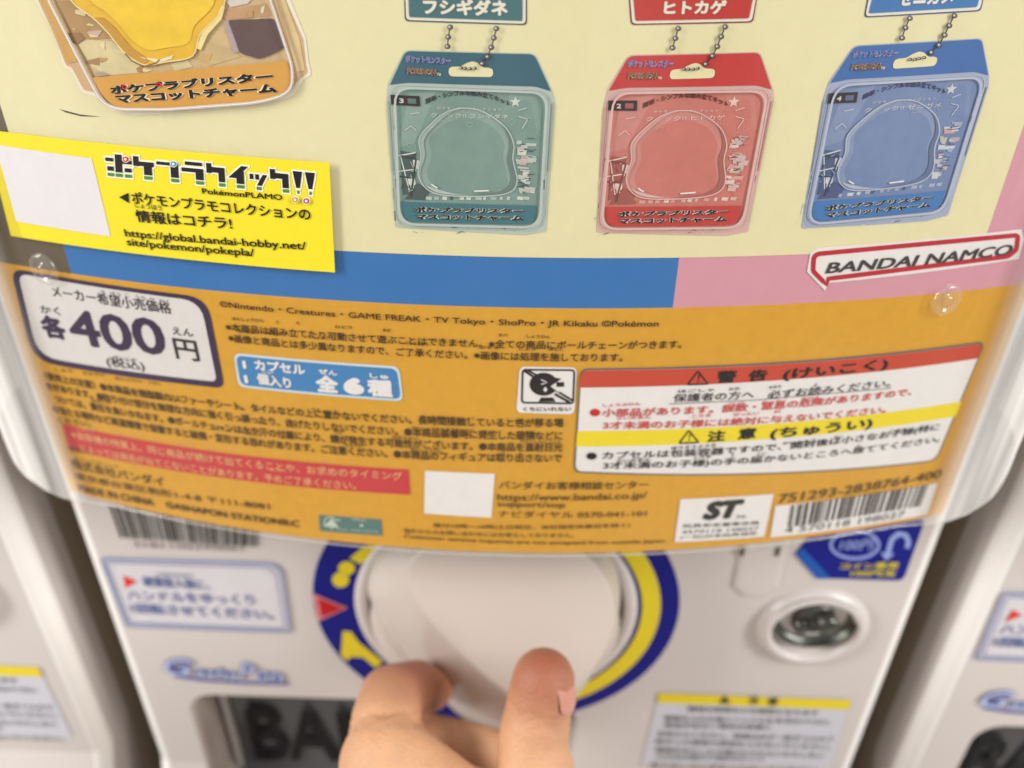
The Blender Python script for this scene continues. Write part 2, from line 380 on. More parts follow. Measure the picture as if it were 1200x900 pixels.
    q = [(119, 653), (318, 659), (330, 666), (341, 739), (150, 732)]
    P.poly(FRONT, rpoly(q, 5), ink((206, 203, 206)), 1)
    lab = P.build('instruction_label', root)
    P = Part(); P.stroke(FRONT, rpoly(q, 5), 3.4, lav, 2); P.stroke(FRONT, rpoly([(126, 657), (314, 663), (324, 670), (335, 735), (154, 728)], 4), 1.1, navy, 3); P.stroke(FRONT, rpoly(q, 5), .9, navy, 3)
    P.build('label_border', lab)
    P = Part(); P.ngon(FRONT, [(145, 673), (161, 680), (148, 688)], ink((214, 50, 42)), 2); P.build('red_pointer', lab)
    P = Part(); nv = ink((92, 104, 156))
    P.text(FRONT, '硬貨投入後に、', (170, 686), (247, 690), 12, nv, 2, .02); P.text(FRONT, 'こうかとうにゅうご', (184, 674), (228, 676), 5, nv, 2, .01)
    P.text(FRONT, 'ハンドルをゆっくり', (152, 702), (300, 708), 12, nv, 2, .01)
    P.text(FRONT, '1回転させてください。', (156, 717), (322, 725), 12, nv, 2, .02)
    P.build('label_text', lab)
    P = Part(); lg1, lg2 = ink((70, 84, 158)), ink((176, 184, 214))
    for m, l, bo in ((lg1, 2, .075), (lg2, 3, .012)):
        P.text(FRONT, 'G', (195, 788), (232, 791), 20, m, l, bo, .35); P.text(FRONT, 'asha', (229, 790), (280, 794), 11, m, l, bo, .35)
        P.text(FRONT, 'P', (281, 793), (303, 795), 19, m, l, bo, .35); P.text(FRONT, 'on', (301, 795), (334, 798), 11, m, l, bo, .35)
    P.stroke(FRONT, [(205, 791), (240, 796), (290, 799), (338, 800)], 3, lg1, 2, False)
    P.build('script_logo', root)
    # barcode strip
    P = Part(); barcode(P, FRONT, [(128, 590), (308, 612), (306, 640), (142, 629)], 46, 11, 2); P.text(FRONT, '3181100290061', (158, 640), (286, 645), 7, ink((120, 112, 108)), 2)
    P.build('barcode_print', root)
    # coin label
    P = Part(); q = [(948, 628), (1084, 608), (1058, 680), (957, 677), (931, 648)]
    P.poly(FRONT, rpoly(q, [3, 8, 8, 4, 3]), ink((12, 20, 130)), 1); cl = P.build('coin_label', root)
    P = Part(); P.ngon(FRONT, [(931, 648), (940, 640), (974, 677), (957, 677)], ink((30, 84, 170)), 2); P.build('blue_stripe', cl)
    P = Part(); pale = ink((150, 165, 225)); nn = [(1001+28*math.cos(R(a)), 637+16*math.sin(R(a))) for a in range(0, 360, 10)]
    P.stroke(FRONT, nn, 3.4, pale, 2); P.text(FRONT, '100円', (982, 644), (1021, 643), 13, pale, 2, .02)
    P.stroke(FRONT, [(1039, 650), (1044, 631), (1052, 624), (1061, 626), (1064, 634), (1062, 641)], 6, pale, 2, False, 3); P.ngon(FRONT, [(1031, 645), (1047, 647), (1037, 655)], pale, 3)
    P.build('coin_mark', cl)
    P = Part(); P.text(FRONT, 'コイン専用', (983, 666), (1050, 665), 8, ink((214, 196, 40)), 2, .03); P.text(FRONT, '100円玉', (995, 674), (1048, 674), 7, ink((214, 196, 40)), 2, .03)
    P.build('label_text', cl)
    # coin chute plate
    P = Part(); c0 = front_at(866, 640); c1 = front_at(909, 700); xs = (c0[0], c1[0]); zt, zb = c0[1]+.012, c1[1]
    prof = [(0, 0), (.0007, .0006), (.0018, .0008)]
    rows = []
    for ins, d_ in prof:
        a = [(xs[0]+ins, zt), (xs[0]+ins, zb+ins+.004), (xs[0]+ins+.004, zb+ins), (xs[1]-ins-.004, zb+ins), (xs[1]-ins, zb+ins+.004), (xs[1]-ins, zt)]
        rows.append([(x, YP-d_, z) for x, z in a])
    k = len(rows[0]); P.add([p for q in rows for p in q], [(i*k+j, i*k+j+1, (i+1)*k+j+1, (i+1)*k+j) for i in range(2) for j in range(k-1)]+[tuple(range(2*k, 3*k))], WHITE)
    chute = P.build('coin_plate', root)
    P = Part(); dkm = mat('dark_slot', (96, 88, 70), .6, .3, .1, 40)
    for u in (867, 908):
        a = front_at(u, 652); P.add([(a[0]-.0007, YP-.0010, a[1]+.001), (a[0]+.0007, YP-.0010, a[1]+.001), (a[0]+.0007, YP-.0010, a[1]+.0045), (a[0]-.0007, YP-.0010, a[1]+.0045)], [(0, 1, 2, 3)], dkm)
    P.build('coin_slot', chute)
    # key lock in its dished surround
    lc = front_at(951, 733); lm = front_at(953, 722); P = Part()
    v, f = revolve([(.0172, .0), (.0168, .0016), (.0156, .0026), (.0143, .0032), (.0134, .0032), (.0128, .0026), (.0124, .0015), (.0122, -.004)], lc, 48, 1, .92); P.add(v, f, WHITE)
    lock = P.build('lock_surround', root, True)
    met = mat('brushed_metal', (92, 94, 88), .3, .5, .5, 110, .2, .9)
    P = Part(); v, f = revolve([(.0128, .0030), (.0120, .0012), (.0112, .0004), (.0088, -.0006), (.0064, .0), (.0060, .0020), (.0, .0022)], lm, 40, 1, .82); P.add(v, f, met)
    v, f = revolve([(.0034, .002), (.0034, .0058), (.0026, .0066), (.0, .0067)], (lm[0]+.0022, lm[1]+.0018), 20); P.add(v, f, met)
    v, f = revolve([(.0027, .001), (.0026, .0036), (.0018, .0042), (.0, .0042)], (lm[0]-.0040, lm[1]-.0016), 16); P.add(v, f, met)
    P.build('lock_cylinder', lock, True)
    # caution label
    P = Part(); q = [(772, 811), (997, 819), (972, 900), (751, 896)]; P.poly(FRONT, q, ink((200, 200, 208)), 1); ca = P.build('caution_label', root)
    P = Part(); P.poly(FRONT, [(772, 811), (997, 819), (994, 830), (770, 822)], ink((226, 204, 28)), 2); P.build('yellow_band', ca)
    P = Part(); gk = ink((110, 108, 112)); bk = ink((60, 58, 52))
    P.ngon(FRONT, [(842, 822), (849, 813), (856, 822)], bk, 3); P.text(FRONT, '注', (876, 822.5), (888, 823), 9, bk, 3, .02); P.text(FRONT, '意', (898, 824), (910, 824.5), 9, bk, 3, .02)
    P.text(FRONT, '機械の故障などの原因となります', (805, 832), (958, 837), 6, gk, 2, .02)
    rows = [('硬貨を入れた後にハンドルを', 778, 843, 905, 846), ('強く回さないでください。', 908, 846, 972, 848), ('商品が出ない場合は係員に', 778, 851, 903, 854), ('お知らせください。硬貨は必ず一枚ずつ入れて', 770, 861, 976, 868), ('曲がった硬貨や異物を入れないでください。', 768, 870, 972, 877), ('機械をゆらしたり傾けたりたたいたりしない', 768, 880, 964, 887), ('小さなお子様だけで遊ばせないこと', 768, 888, 895, 891), ('取り出し口に手を入れないでください。', 762, 898, 958, 904), ]
    for tx, a, b, c, e in rows: P.text(FRONT, tx, (a, b), (c, e), 6, gk, 2, .015)
    P.build('label_text', ca)
    # clear bowed cover
    P = Part(); off = .0009; prof = []
    for k in range(61):
        x = -.101+.202*k/60; p = card_pt(x, 0, off); prof.append((p.x, p.y))
    def corner(sg):
        e = prof[-1] if sg > 0 else prof[0]; ex = abs(e[0]); out = []
        for k in range(1, 7):
            t = k/6; out.append((sg*(ex+(.1212-ex)*t), e[1]+(-.0052-e[1])*(t*t*(3-2*t))*1.0+.0011*math.sin(math.pi*t)))
        for k in range(1, 9):
            a = R(90*k/8); out.append((sg*(.1212+.0043*math.sin(a)), -.0052+.0043*(1-math.cos(a))))
        out.append((sg*.1256, .004)); out.append((sg*.1256, YP-.0005)); return out
    full = list(reversed(corner(-1)))+prof+corner(1)
    n = len(full); zb0 = Z0-.1298
    def zbot(x):
        e = max(0, abs(x)-.1095)/.0161; return zb0+.027*(1-math.sqrt(max(0, 1-min(1, e)**2)))
    zr = [0, .02, .3, 1]; vs = []
    for t in zr:
        for x, y in full: vs.append((x, y, zbot(x)+(ZT-.004-zbot(x))*t))
    P.add(vs, [(k*n+i, k*n+i+1, (k+1)*n+i+1, (k+1)*n+i) for k in range(3) for i in range(n-1) if abs(full[i][0]+full[i+1][0]) < .2000], clear('clear_plastic'))
    P.add(vs, [(k*n+i, k*n+i+1, (k+1)*n+i+1, (k+1)*n+i) for k in range(3) for i in range(n-1) if abs(full[i][0]+full[i+1][0]) >= .2000], clear('clear_edge_glare', .55, painted_glare=True))
    cover = P.build('clear_cover', root, True)
    P = Part(); ring_ = 8; vs = []
    for i, (x, y) in enumerate(full):
        a, b = full[max(0, i-1)], full[min(n-1, i+1)]; l = math.hypot(b[0]-a[0], b[1]-a[1]); nx, ny = (b[1]-a[1])/l, -(b[0]-a[0])/l
        for k in range(ring_):
            q = 2*math.pi*k/ring_; vs.append((x+nx*.0003*math.cos(q), y+ny*.0003*math.cos(q), zbot(x)+.0003*math.sin(q)))
    P.add(vs, [(i*ring_+k, (i+1)*ring_+k, (i+1)*ring_+(k+1) % ring_, i*ring_+(k+1) % ring_) for i in range(n-1) for k in range(ring_)], clear('clear_lip', .12))
    P.build('bottom_lip', cover, True)
    riv = clear('rivet_plastic', .06, ior=1.6)
    for u, v_ in ((57, 313), (1104, 349)):
        x, z = card_at(u, v_); cpt = card_pt(x, z, off); nrm = Vector((x, cpt.y-YC, 0)).normalized(); tx = Vector((-nrm.y, nrm.x, 0))
        P = Part(); m_ = 24; vs = []; pr = [(.0035, 0), (.0035, .0005), (.0032, .0008), (.0022, .0008), (.0020, .0004), (.0014, .0004), (.0012, .0010), (.0008, .0013), (.0, .0013)]
        for r_, h_ in pr:
            for k in range(m_):
                a = 2*math.pi*k/m_; vs.append(cpt+nrm*(h_+.0001)+tx*r_*math.cos(a)+Vector((0, 0, r_*math.sin(a))))
        P.add(vs, [(i*m_+k, i*m_+(k+1) % m_, (i+1)*m_+(k+1) % m_, (i+1)*m_+k) for i in range(len(pr)-1) for k in range(m_)], riv)
        P.build('push_rivet', cover, True)
    return root
def barcode(P, sf, q, n, seed, lay):
    rnd = random.Random(seed); k = ink((46, 42, 40)); w = []
    tot = 0
    for i in range(n):
        a, b = rnd.choice((1, 1, 2, 3)), rnd.choice((1, 1, 2, 3)); w.append((tot, tot+a)); tot += a+b
    for a, b in w:
        P.poly(sf, [quad_at(q, a/tot, 0), quad_at(q, b/tot, 0), quad_at(q, b/tot, 1), quad_at(q, a/tot, 1)], k, lay)
machine = build_machine()
def copy_tree(o, parent=None):
    c = o.copy(); COL.objects.link(c)
    if parent: c.parent = parent; c.matrix_parent_inverse = o.matrix_parent_inverse.copy()
    for ch in list(o.children): copy_tree(ch, c)
    return c
for sg, dx, dz, lb in ((1, .2685, -.004, 'white capsule toy machine cut off at the right edge of the photo'), (-1, -.2695, .0045, 'white capsule toy machine cut off at the left edge of the photo')):
    c = copy_tree(machine); c.location = machine.location+Vector((dx, 0, dz)); c['label'] = lb; c['group'] = 'neighbouring capsule machines'

# ------------------------------------------------------------------ the insert card
card = thing('insert_card', 'curved cream and orange product display card behind the clear bowed cover', 'display card', (0, -.005, Z0-.13))
ORANGE, CREAM, BLUE, PINK, BROWN = ink((215, 159, 50), .09), ink((228, 220, 176), .04), ink((56, 116, 180), .05), ink((212, 152, 166), .05), ink((104, 90, 74))
DK, RED, YEL, WH = ink((44, 28, 12)), ink((196, 60, 44)), ink((236, 214, 42)), ink((232, 228, 226))
BK = ink((30, 26, 26))
XL, XR, ZBC, ZTC = -A, A, Z0-.1296, Z0+.115
def xz(u, v): return card_at(u, v)
P = Part(); P.fill(CARD, [(XL, ZBC), (XR, ZBC), (XR, ZTC), (XL, ZTC)], BROWN, 0); P.build('backing_sheet', card)
zo = Z0-.0646
P = Part(); P.fill(CARD, [(XL, ZBC), (XR, ZBC), (XR, zo), (XL, zo)], ORANGE, 1)
P.build('orange_band', card)
P = Part(); a = xz(83, 317)[0]; b = xz(788, 362)[0]; P.fill(CARD, [(a, zo), (b, zo), (b, ZTC), (a, ZTC)], BLUE, 1); P.build('blue_stripe', card)
P = Part(); P.fill(CARD, [(b, zo), (XR, zo), (XR, ZTC), (b, ZTC)], PINK, 1); P.build('pink_stripe', card)
zc = xz(600, 301)[1]; xc0 = xz(10, 152)[0]; xc1 = xz(1157, 270)[0]; cr_ = .0
P = Part(); P.fill(CARD, [(xc0, zc), (xc1, zc), (xc1, ZTC), (xc0, ZTC)], CREAM, 2); P.build('cream_panel', card)
P = Part(); P.ngon(CARD, [(70, 127.5), (78, 129.5), (95, 134), (119, 136.5), (96, 136), (78, 131.5)], ink((60, 56, 50)), 3); P.build('pen_mark', card)

# publisher logo: a speech-bubble plate
P = Part(); q = [(957, 290), (1196, 268), (1199, 280), (1193, 303), (972, 331), (966, 340), (945, 318), (949, 296)]
P.poly(CARD, q, WH, 3); lg = P.build('publisher_logo', card)
P = Part(); rd = ink((186, 40, 54)); P.stroke(CARD, rpoly([(957, 297), (1192, 275), (1190, 292), (1180, 300), (970, 326), (968, 333), (952, 317), (953, 301)], [4, 4, 3, 3, 0, 0, 3, 3], 3), 5.4, rd, 4); P.build('logo_border', lg)
P = Part(); P.text(CARD, 'BANDAI NAMCO', (966, 320), (1183, 297.5), 12.5, ink((64, 60, 62)), 5, .022, .12); P.build('logo_lettering', lg)

# price label
P = Part(); PUR = ink((62, 44, 74)); q = [(13, 314), (243, 349), (264, 455), (40, 424)]
P.poly(CARD, rpoly(q, [16, 24, 12, 30]), PUR, 3); pl_ = P.build('price_label', card)
P = Part(); P.poly(CARD, rpoly([(22, 320), (236, 353), (255, 447), (46, 418)], [12, 22, 8, 26]), ink((220, 214, 212)), 4); P.build('label_face', pl_)
P = Part(); tk = ink((52, 44, 52))
P.text(CARD, 'メーカー希望小売価格', (64, 347), (203, 367.5), 13.5, tk, 5, .012)
P.text(CARD, 'き', (120, 343.5), (125, 344.5), 4.5, tk, 5); P.text(CARD, 'ぼう', (131, 345), (143, 347), 4.5, tk, 5); P.text(CARD, 'こ', (148, 347), (153, 348), 4, tk, 5); P.text(CARD, 'うり', (160, 349.5), (172, 351.5), 4.5, tk, 5); P.text(CARD, 'か', (177, 352), (183, 353), 4.5, tk, 5); P.text(CARD, 'かく', (188, 353.5), (200, 355.5), 4.5, tk, 5)
P.text(CARD, 'かく', (50, 366), (73, 369), 9, tk, 5, .01)
P.text(CARD, '各', (54, 394.5), (82, 398.5), 26, PUR, 5, .05)
P.text(CARD, '400', (88, 403), (199, 417), 42, PUR, 5, .024)
P.text(CARD, 'えん', (204, 391), (228, 394), 9, tk, 5, .012)
P.text(CARD, '円', (208, 419.5), (236, 423.5), 24, tk, 5, .02)
P.text(CARD, '(税込)', (128, 430), (172, 435.5), 13, tk, 5, .012); P.text(CARD, 'ぜいこみ', (134, 419), (162, 423), 3.6, tk, 5)
P.build('price_text', pl_)

# text lines on the orange band
P = Part()
P.text(CARD, '©Nintendo・Creatures・GAME FREAK・TV Tokyo・ShoPro・JR Kikaku ©Pokémon', (259, 361), (771, 384), 9.5, DK, 4, .01)
P.build('copyright_text', card)
P = Part()
P.text(CARD, '※本商品は組み立てたり可動させて遊ぶことはできません。※全ての商品にボールチェーンがつきます。', (266, 387), (798, 407.5), 10, DK, 4, .016)
P.text(CARD, '※画像と商品とは多少異なりますので、ご了承ください。※画像には処理を施しております。', (269, 400), (729, 423), 10, DK, 4, .016)
def ruby(P, row, m=DK, h=3.8, lay=4):
    for tx, u0, v0, u1, v1 in row: P.text(CARD, tx, (u0, v0), (u1, v1), max(h, 3.6), m, lay, .018)
ruby(P, [('ほんしょうひん', 273, 374.5, 310, 377), ('く', 324, 378.5, 328, 379), ('た', 348, 379.5, 352, 380), ('かどう', 393, 384, 413, 385), ('あそ', 449, 388, 458, 388.5), ('すべ', 584, 394, 595, 394), ('しょうひん', 617, 395, 645, 396)])
ruby(P, [('がぞう', 280, 389.5, 299, 391), ('しょうひん', 310, 391, 335, 393), ('たしょうこと', 361, 395.5, 392, 398), ('りょうしょう', 476, 403, 502, 405), ('がぞう', 562, 408, 584, 409), ('しょり', 608, 409.5, 628, 410.5), ('ほどこ', 643, 410, 660, 410.5)])
P.build('product_note_text', card)

# capsule count badge
P = Part(); q = [(274, 413), (468, 429), (473, 470), (280, 453)]; P.poly(CARD, rpoly(q, 9), ink((206, 220, 226)), 3); bd = P.build('capsule_count_badge', card)
P = Part(); P.poly(CARD, rpoly([(277, 416), (465, 431.5), (470, 467), (283, 450.5)], 8), ink((66, 130, 186)), 4); P.build('badge_face', bd)
P = Part(); P.text(CARD, '1', (286, 431), (290, 431), 9, WH, 5, .05); P.text(CARD, 'カプセル', (300, 432), (359, 438.5), 12, WH, 5, .045)
P.text(CARD, '1', (288, 448), (292, 448), 9, WH, 5, .05); P.text(CARD, '個入り', (303, 449), (343, 455), 13, WH, 5, .045); P.text(CARD, 'こい', (308, 437), (321, 438), 4, WH, 5, .03)
P.text(CARD, '全', (372, 458), (398, 460), 20, WH, 5, .06); P.text(CARD, '6', (404, 460.5), (428, 462.5), 20, WH, 5, .09); P.text(CARD, '種', (432, 463), (461, 465), 20, WH, 5, .05)
P.text(CARD, 'ぜん', (374, 437), (396, 439.5), 6, WH, 5, .04); P.text(CARD, 'しゅ', (434, 442), (456, 444), 6, WH, 5, .04)
P.build('badge_text', bd)

# fine print for use
P = Part(); g1 = ink((70, 48, 18))
for tx, u0, v0, u1, v1 in [
    ('〈使用上の注意〉●本商品を樹脂製のソファーやシート、タイルなどの上に置かないでください。長時間接触していると色が移る場', 54, 444, 660, 500),
    ('合があります。●取り付け部分を無理な方向に強く引っ張ったり、曲げたりしないでください。●本商品装着時に発生した破損などに', 56, 456, 659, 515),
    ('ついては、責任を負いかねます。●ボールチェーンは水や汗の付着により、錆が発生する可能性がございます。●本商品を直射日光', 66, 471, 659, 528.5),
    ('の当たる場所など高温環境で保管すると破損・変形する恐れがあります。ご注意ください。●本商品のフィギュアは取り出さないで', 64, 483, 658, 541)]:
    P.text(CARD, tx, (u0, v0), (u1, v1), 10.5, g1, 4, .022)
P.text(CARD, 'ください。', (70, 495), (108, 500), 7, g1, 4, .01)
ruby(P, [('しよう', 66, 434, 86, 436), ('ちゅうい', 98, 438, 124, 441), ('ほんしょうひん', 136, 444, 168, 448), ('じゅし', 176, 449, 190, 451), ('うえ', 366, 481, 376, 482), ('お', 392, 483, 396, 483), ('ちょうじかんせっしょく', 494, 489, 556, 491), ('いろ', 604, 493, 614, 493), ('うつ', 628, 493, 637, 493), ('ば', 650, 493, 655, 493)], g1, 3)
ruby(P, [('とりつ', 140, 459, 160, 462), ('ぶぶん', 172, 465, 188, 467), ('むり', 200, 469, 214, 471), ('つよ', 276, 479, 286, 480), ('ひ', 300, 482, 304, 482), ('ほんしょうひんそうちゃくじ', 483, 502, 556, 505), ('はっせい', 566, 506, 586, 507), ('はそん', 608, 507, 628, 508)], g1, 3)
ruby(P, [('せきにん', 108, 470, 130, 473), ('みず', 282, 493, 290, 494), ('あせ', 304, 496, 312, 497), ('さび', 392, 507, 402, 508), ('かのうせい', 460, 513, 490, 515), ('ちょくしゃにっこう', 610, 518, 656, 519)], g1, 3)
ruby(P, [('はそん', 252, 503, 272, 506), ('へんけい', 284, 508, 306, 511), ('おそ', 330, 513, 340, 514), ('ちゅうい', 404, 522, 426, 524), ('ほんしょうひん', 482, 528, 518, 530), ('と', 588, 532, 592, 532), ('だ', 608, 533, 612, 533)], g1, 3)
P.build('usage_notice_text', card)
P = Part(); q = [(73, 496), (479, 549.5), (481, 579), (81, 526)]; P.poly(CARD, q, ink((200, 62, 66)), 3); rb = P.build('sales_notice_band', card)
P = Part(); g2 = ink((232, 176, 120))
P.text(CARD, '※自販機の特質上、同じ商品が続けて出てくることや、お求めのタイミング', (86, 512.5), (472, 562), 9.5, g2, 4, .012)
P.text(CARD, 'によっては商品が出てこないことがあります。予めご了承ください。', (96, 528), (418, 573), 9, g2, 4, .012)
ruby(P, [('じはんき', 92, 503, 112, 505.5), ('とくしつじょう', 136, 509, 166, 513), ('おな', 178, 515, 188, 516.5), ('しょうひん', 202, 519, 226, 522), ('つづ', 240, 524, 250, 525.5), ('で', 268, 528, 272, 528), ('もと', 374, 541, 384, 542), ('あらかじ', 318, 551, 336, 552)], g2, 2.8)
P.build('band_text', rb)
P = Part()
P.text(CARD, '発売元', (82, 528.5), (108, 532), 5.5, g1, 4); P.text(CARD, '株式会社バンダイ', (86, 548), (194, 570), 11, g1, 4, .01); P.text(CARD, 'かぶしきがいしゃ', (88, 538), (140, 548), 3.4, g1, 4)
P.text(CARD, '東京都台東区駒形1-4-8 〒111-8081', (90, 561), (317, 597), 8.5, g1, 4, .004)
P.text(CARD, 'MADE IN CHINA', (94, 575), (182, 592.5), 8, g1, 4, .02); P.text(CARD, 'GASHAPON STATIONⅡ:C', (196, 594), (352, 617), 7.5, g1, 4, .025)
P.build('maker_address_text', card)
P = Part(); q = [(497, 550), (580, 558), (586, 606), (498, 604)]; P.poly(CARD, [(498, 551), (580, 554.5), (576, 606), (497, 601)], WH, 3); P.build('blank_code_patch', card)
P = Part()
P.text(CARD, 'バンダイお客様相談センター', (585, 572), (759, 571.5), 9.5, g1, 4, .01)
P.text(CARD, 'https://www.bandai.co.jp/', (583, 588), (757, 585.5), 10.5, g1, 4, .004)
P.text(CARD, 'support/top', (583, 594.5), (662, 596), 8.5, g1, 4, .004)
P.text(CARD, 'ナビダイヤル 0570-041-101', (584, 605), (757, 604.5), 8, g1, 4, .004)
P.text(CARD, '受付10時〜16時(土日祝日、当社指定休業日を除く)', (508, 618), (738, 617.5), 6, g1, 4, .008)
P.text(CARD, '海外からのお問い合わせにはお答えしておりません。', (473, 623.5), (672, 629), 5.5, g1, 4, .004)
P.text(CARD, 'Customer service inquiries are not accepted from outside Japan.', (474, 630.5), (780, 636), 5.5, g1, 4, .012)
P.build('customer_service_text', card)
P = Part(); TEAL = ink((84, 122, 118)); q = [(375, 605), (448, 607), (448, 626), (375, 623)]; P.poly(CARD, [(374, 602.5), (447, 608), (448.5, 627), (375.5, 621.5)], TEAL, 3); pm = P.build('paper_mark', card)
P = Part(); lt = ink((196, 206, 190)); P.stroke(CARD, [(380, 615), (381, 608), (386, 604.5), (391, 606), (394, 609), (399, 608)], 1.4, lt, 4, False, 2); P.ngon(CARD, [(380, 616), (389, 606.5), (398, 617.5)], lt, 4); P.stroke(CARD, [(389, 620), (389, 615)], 1.6, lt, 4, False, 2)
P.text(CARD, 'MIX', (414, 609.5), (430, 610.5), 3, lt, 4); P.disc(CARD, (424, 615), 2.4, 1.5, lt, 4); P.text(CARD, 'FSC C019572', (396, 620.5), (444, 623.5), 2.4, lt, 4)
P.build('mark_print', pm)

# do-not-swallow pictogram
P = Part(); q = [(609, 429), (676, 430), (673, 485), (605, 483)]; P.poly(CARD, rpoly(q, 7), WH, 3); mw = P.build('swallow_warning', card)
P = Part(); P.stroke(CARD, rpoly([(612.5, 432.5), (673, 433), (671.5, 472), (611.5, 471)], 4), 2.2, BK, 4)
hc = (637, 449.5)
head = [(658, 443)]+[(hc[0]+16.5*math.cos(R(-a)), hc[1]+13.5*math.sin(R(-a))) for a in range(35, 326, 12)]+[(657, 461), (645, 452)]
P.ngon(CARD, head, BK, 4); P.ngon(CARD, [(652, 447), (661, 447), (661, 452.5), (652, 452.5)], BK, 4); P.ngon(CARD, [(634, 465), (648, 465), (651, 470), (631, 470)], BK, 4)
P.stroke(CARD, [(614, 433.5), (627, 442)], 2.6, BK, 4, False); P.stroke(CARD, [(618, 433), (631, 440)], 2.2, BK, 4, False); P.stroke(CARD, [(650, 461), (668, 471)], 3, BK, 4, False); P.stroke(CARD, [(655, 459), (671, 468.5)], 2.4, BK, 4, False)
P.stroke(CARD, [(634, 444), (641, 447), (634, 449.5)], 1.1, WH, 5, False, 3); P.ngon(CARD, [(639, 452), (641.5, 456), (639, 458.5), (636.5, 456)], WH, 5)
P.build('pictogram', mw)
P = Part(); P.text(CARD, 'くちにいれない', (613, 481), (669, 481), 5, BK, 4, .02); P.build('pictogram_text', mw)

# warning box
P = Part(); q = [(680, 431.5), (1154, 399.5), (1096, 541), (672, 553.5)]
gy = ink((110, 104, 100)); P.poly(CARD, rpoly(q, [9, 10, 14, 10]), gy, 4); wb = P.build('warning_box', card)
P = Part(); q2 = [(681.5, 433.5), (1151.5, 402), (1094.5, 539), (674, 551.5)]
P.poly(CARD, rpoly(q2, [8, 9, 12, 9]), WH, 5); P.build('box_face', wb)
P = Part(); zt_ = xz(760, 432)[1]
P.poly(CARD, rpoly([(681.5, 433.5), (1151.5, 402), (1144, 419), (678, 453)], [8, 9, 0, 0]), ink((198, 74, 52)), 6); P.build('red_band', wb)
P = Part(); P.poly(CARD, [(676.3, 504), (1125.5, 469.5), (1118, 487), (674.8, 522)], YEL, 6); P.build('yellow_band', wb)
P = Part()
def tri(P, a, b, h):
    m_ = ((a[0]+b[0])/2, (a[1]+b[1])/2-h); P.stroke(CARD, rpoly([a, b, m_], 1.5, 2), 1.8, BK, 7, True, 4)
    P.text(CARD, '!', ((a[0]*.53+b[0]*.47), (a[1]+b[1])/2-2), ((a[0]*.47+b[0]*.53), (a[1]+b[1])/2-2), h*.62, BK, 7, .02)
tri(P, (805, 449.5), (829, 448.5), 15.5)
P.text(CARD, '警', (838, 448), (861, 446.5), 14.5, BK, 7, .035); P.text(CARD, '告', (875, 446.5), (897, 444), 13.5, BK, 7, .04); P.text(CARD, '(けいこく)', (915, 446), (1037, 433), 14.5, BK, 7, .035)
tri(P, (795, 518), (818, 517), 14.5)
P.text(CARD, '注', (827, 517), (848, 515), 13, BK, 7, .035); P.text(CARD, '意', (863, 514), (884, 512), 13, BK, 7, .04); P.text(CARD, '(ちゅうい)', (900, 515), (1019, 502), 14, BK, 7, .035)
P.build('heading_text', wb)
P = Part()
P.text(CARD, '保護者の方へ', (788, 470), (882, 465.5), 9.5, BK, 7, .008); P.text(CARD, '必ずお読みください。', (898, 466), (1041, 452), 9.5, BK, 7, .008)
P.stroke(CARD, [(784, 472), (884, 467.5), (1043, 453.5)], .7, BK, 7, False)
ruby(P, [('ほごしゃ', 794, 459, 836, 457), ('かた', 853, 456.5, 866, 455.5), ('かなら', 900, 454.5, 914, 453), ('よ', 952, 452, 956, 451)], BK, 3, 7)
r2 = ink((206, 72, 68))
P.text(CARD, '小部品があります。誤飲・窒息の危険がありますので、', (705, 487), (1066, 462), 9.5, r2, 7, .02)
P.text(CARD, '3才未満のお子様には絶対に与えないでください。', (706, 501.5), (1036, 482.5), 9, r2, 7, .02)
P.disc(CARD, (697, 482), 6, 4.4, ink((196, 40, 40)), 7)
ruby(P, [('しょうぶひん', 706, 475.5, 750, 473.5), ('ごいん', 851, 474, 873, 472), ('ちっそく', 892, 472, 920, 470), ('きけん', 938, 468, 960, 466), ('さいみまん', 722, 490.5, 762, 489), ('こさま', 810, 488, 832, 487), ('ぜったい', 858, 486.5, 888, 484.5), ('あた', 906, 483, 914, 482)], r2, 3, 7)
P.text(CARD, 'カプセルは包装容器ですので、開封後は小さなお子様(特に', (705, 538), (1098, 504), 10, BK, 7, .014)
P.text(CARD, '3才未満のお子様)の手の届かないところへ捨ててください。', (706, 549.5), (1098, 518), 9.5, BK, 7, .014)
P.disc(CARD, (693, 533), 6, 4.2, BK, 7)
ruby(P, [('ほうそうようき', 786, 525.5, 838, 522), ('かいふうご', 916, 520, 954, 516), ('ちい', 976, 513, 986, 512), ('こさま', 1040, 506, 1060, 504), ('とく', 1076, 501, 1086, 500), ('さいみまん', 722, 540.5, 762, 538.5), ('こさま', 812, 536.5, 832, 535), ('て', 855, 535, 859, 534.5), ('とど', 886, 533, 896, 532), ('す', 1002, 524, 1006, 523.5)], BK, 3, 7)
P.build('body_text', wb)

# safety mark and barcode
P = Part(); P.poly(CARD, [(797, 584), (906, 578), (895, 628), (790, 634.5)], WH, 4); sm = P.build('safety_mark', card)
P = Part(); P.text(CARD, 'ST', (822, 609), (868, 605.5), 22, ink((44, 42, 40)), 5, .075, .2); P.text(CARD, '26', (861, 606.5), (873, 606), 4, BK, 5)
P.text(CARD, '玩具安全基準合格', (799, 617.5), (889, 613.5), 4.5, BK, 5, .006); P.text(CARD, '4570118 198027', (798, 624.5), (888, 620), 4, BK, 5); P.text(CARD, '(一社)日本玩具協会', (797, 631), (886, 626), 4.5, BK, 5, .006)
P.build('mark_text', sm)
P = Part(); P.poly(CARD, [(908, 592), (1098, 565), (1086, 602), (902, 629)], WH, 4); bc = P.build('barcode_label', card)
P = Part(); barcode(P, CARD, [(926, 591.5), (1088, 567), (1078, 592), (922, 617)], 40, 3, 5); P.build('bars', bc)
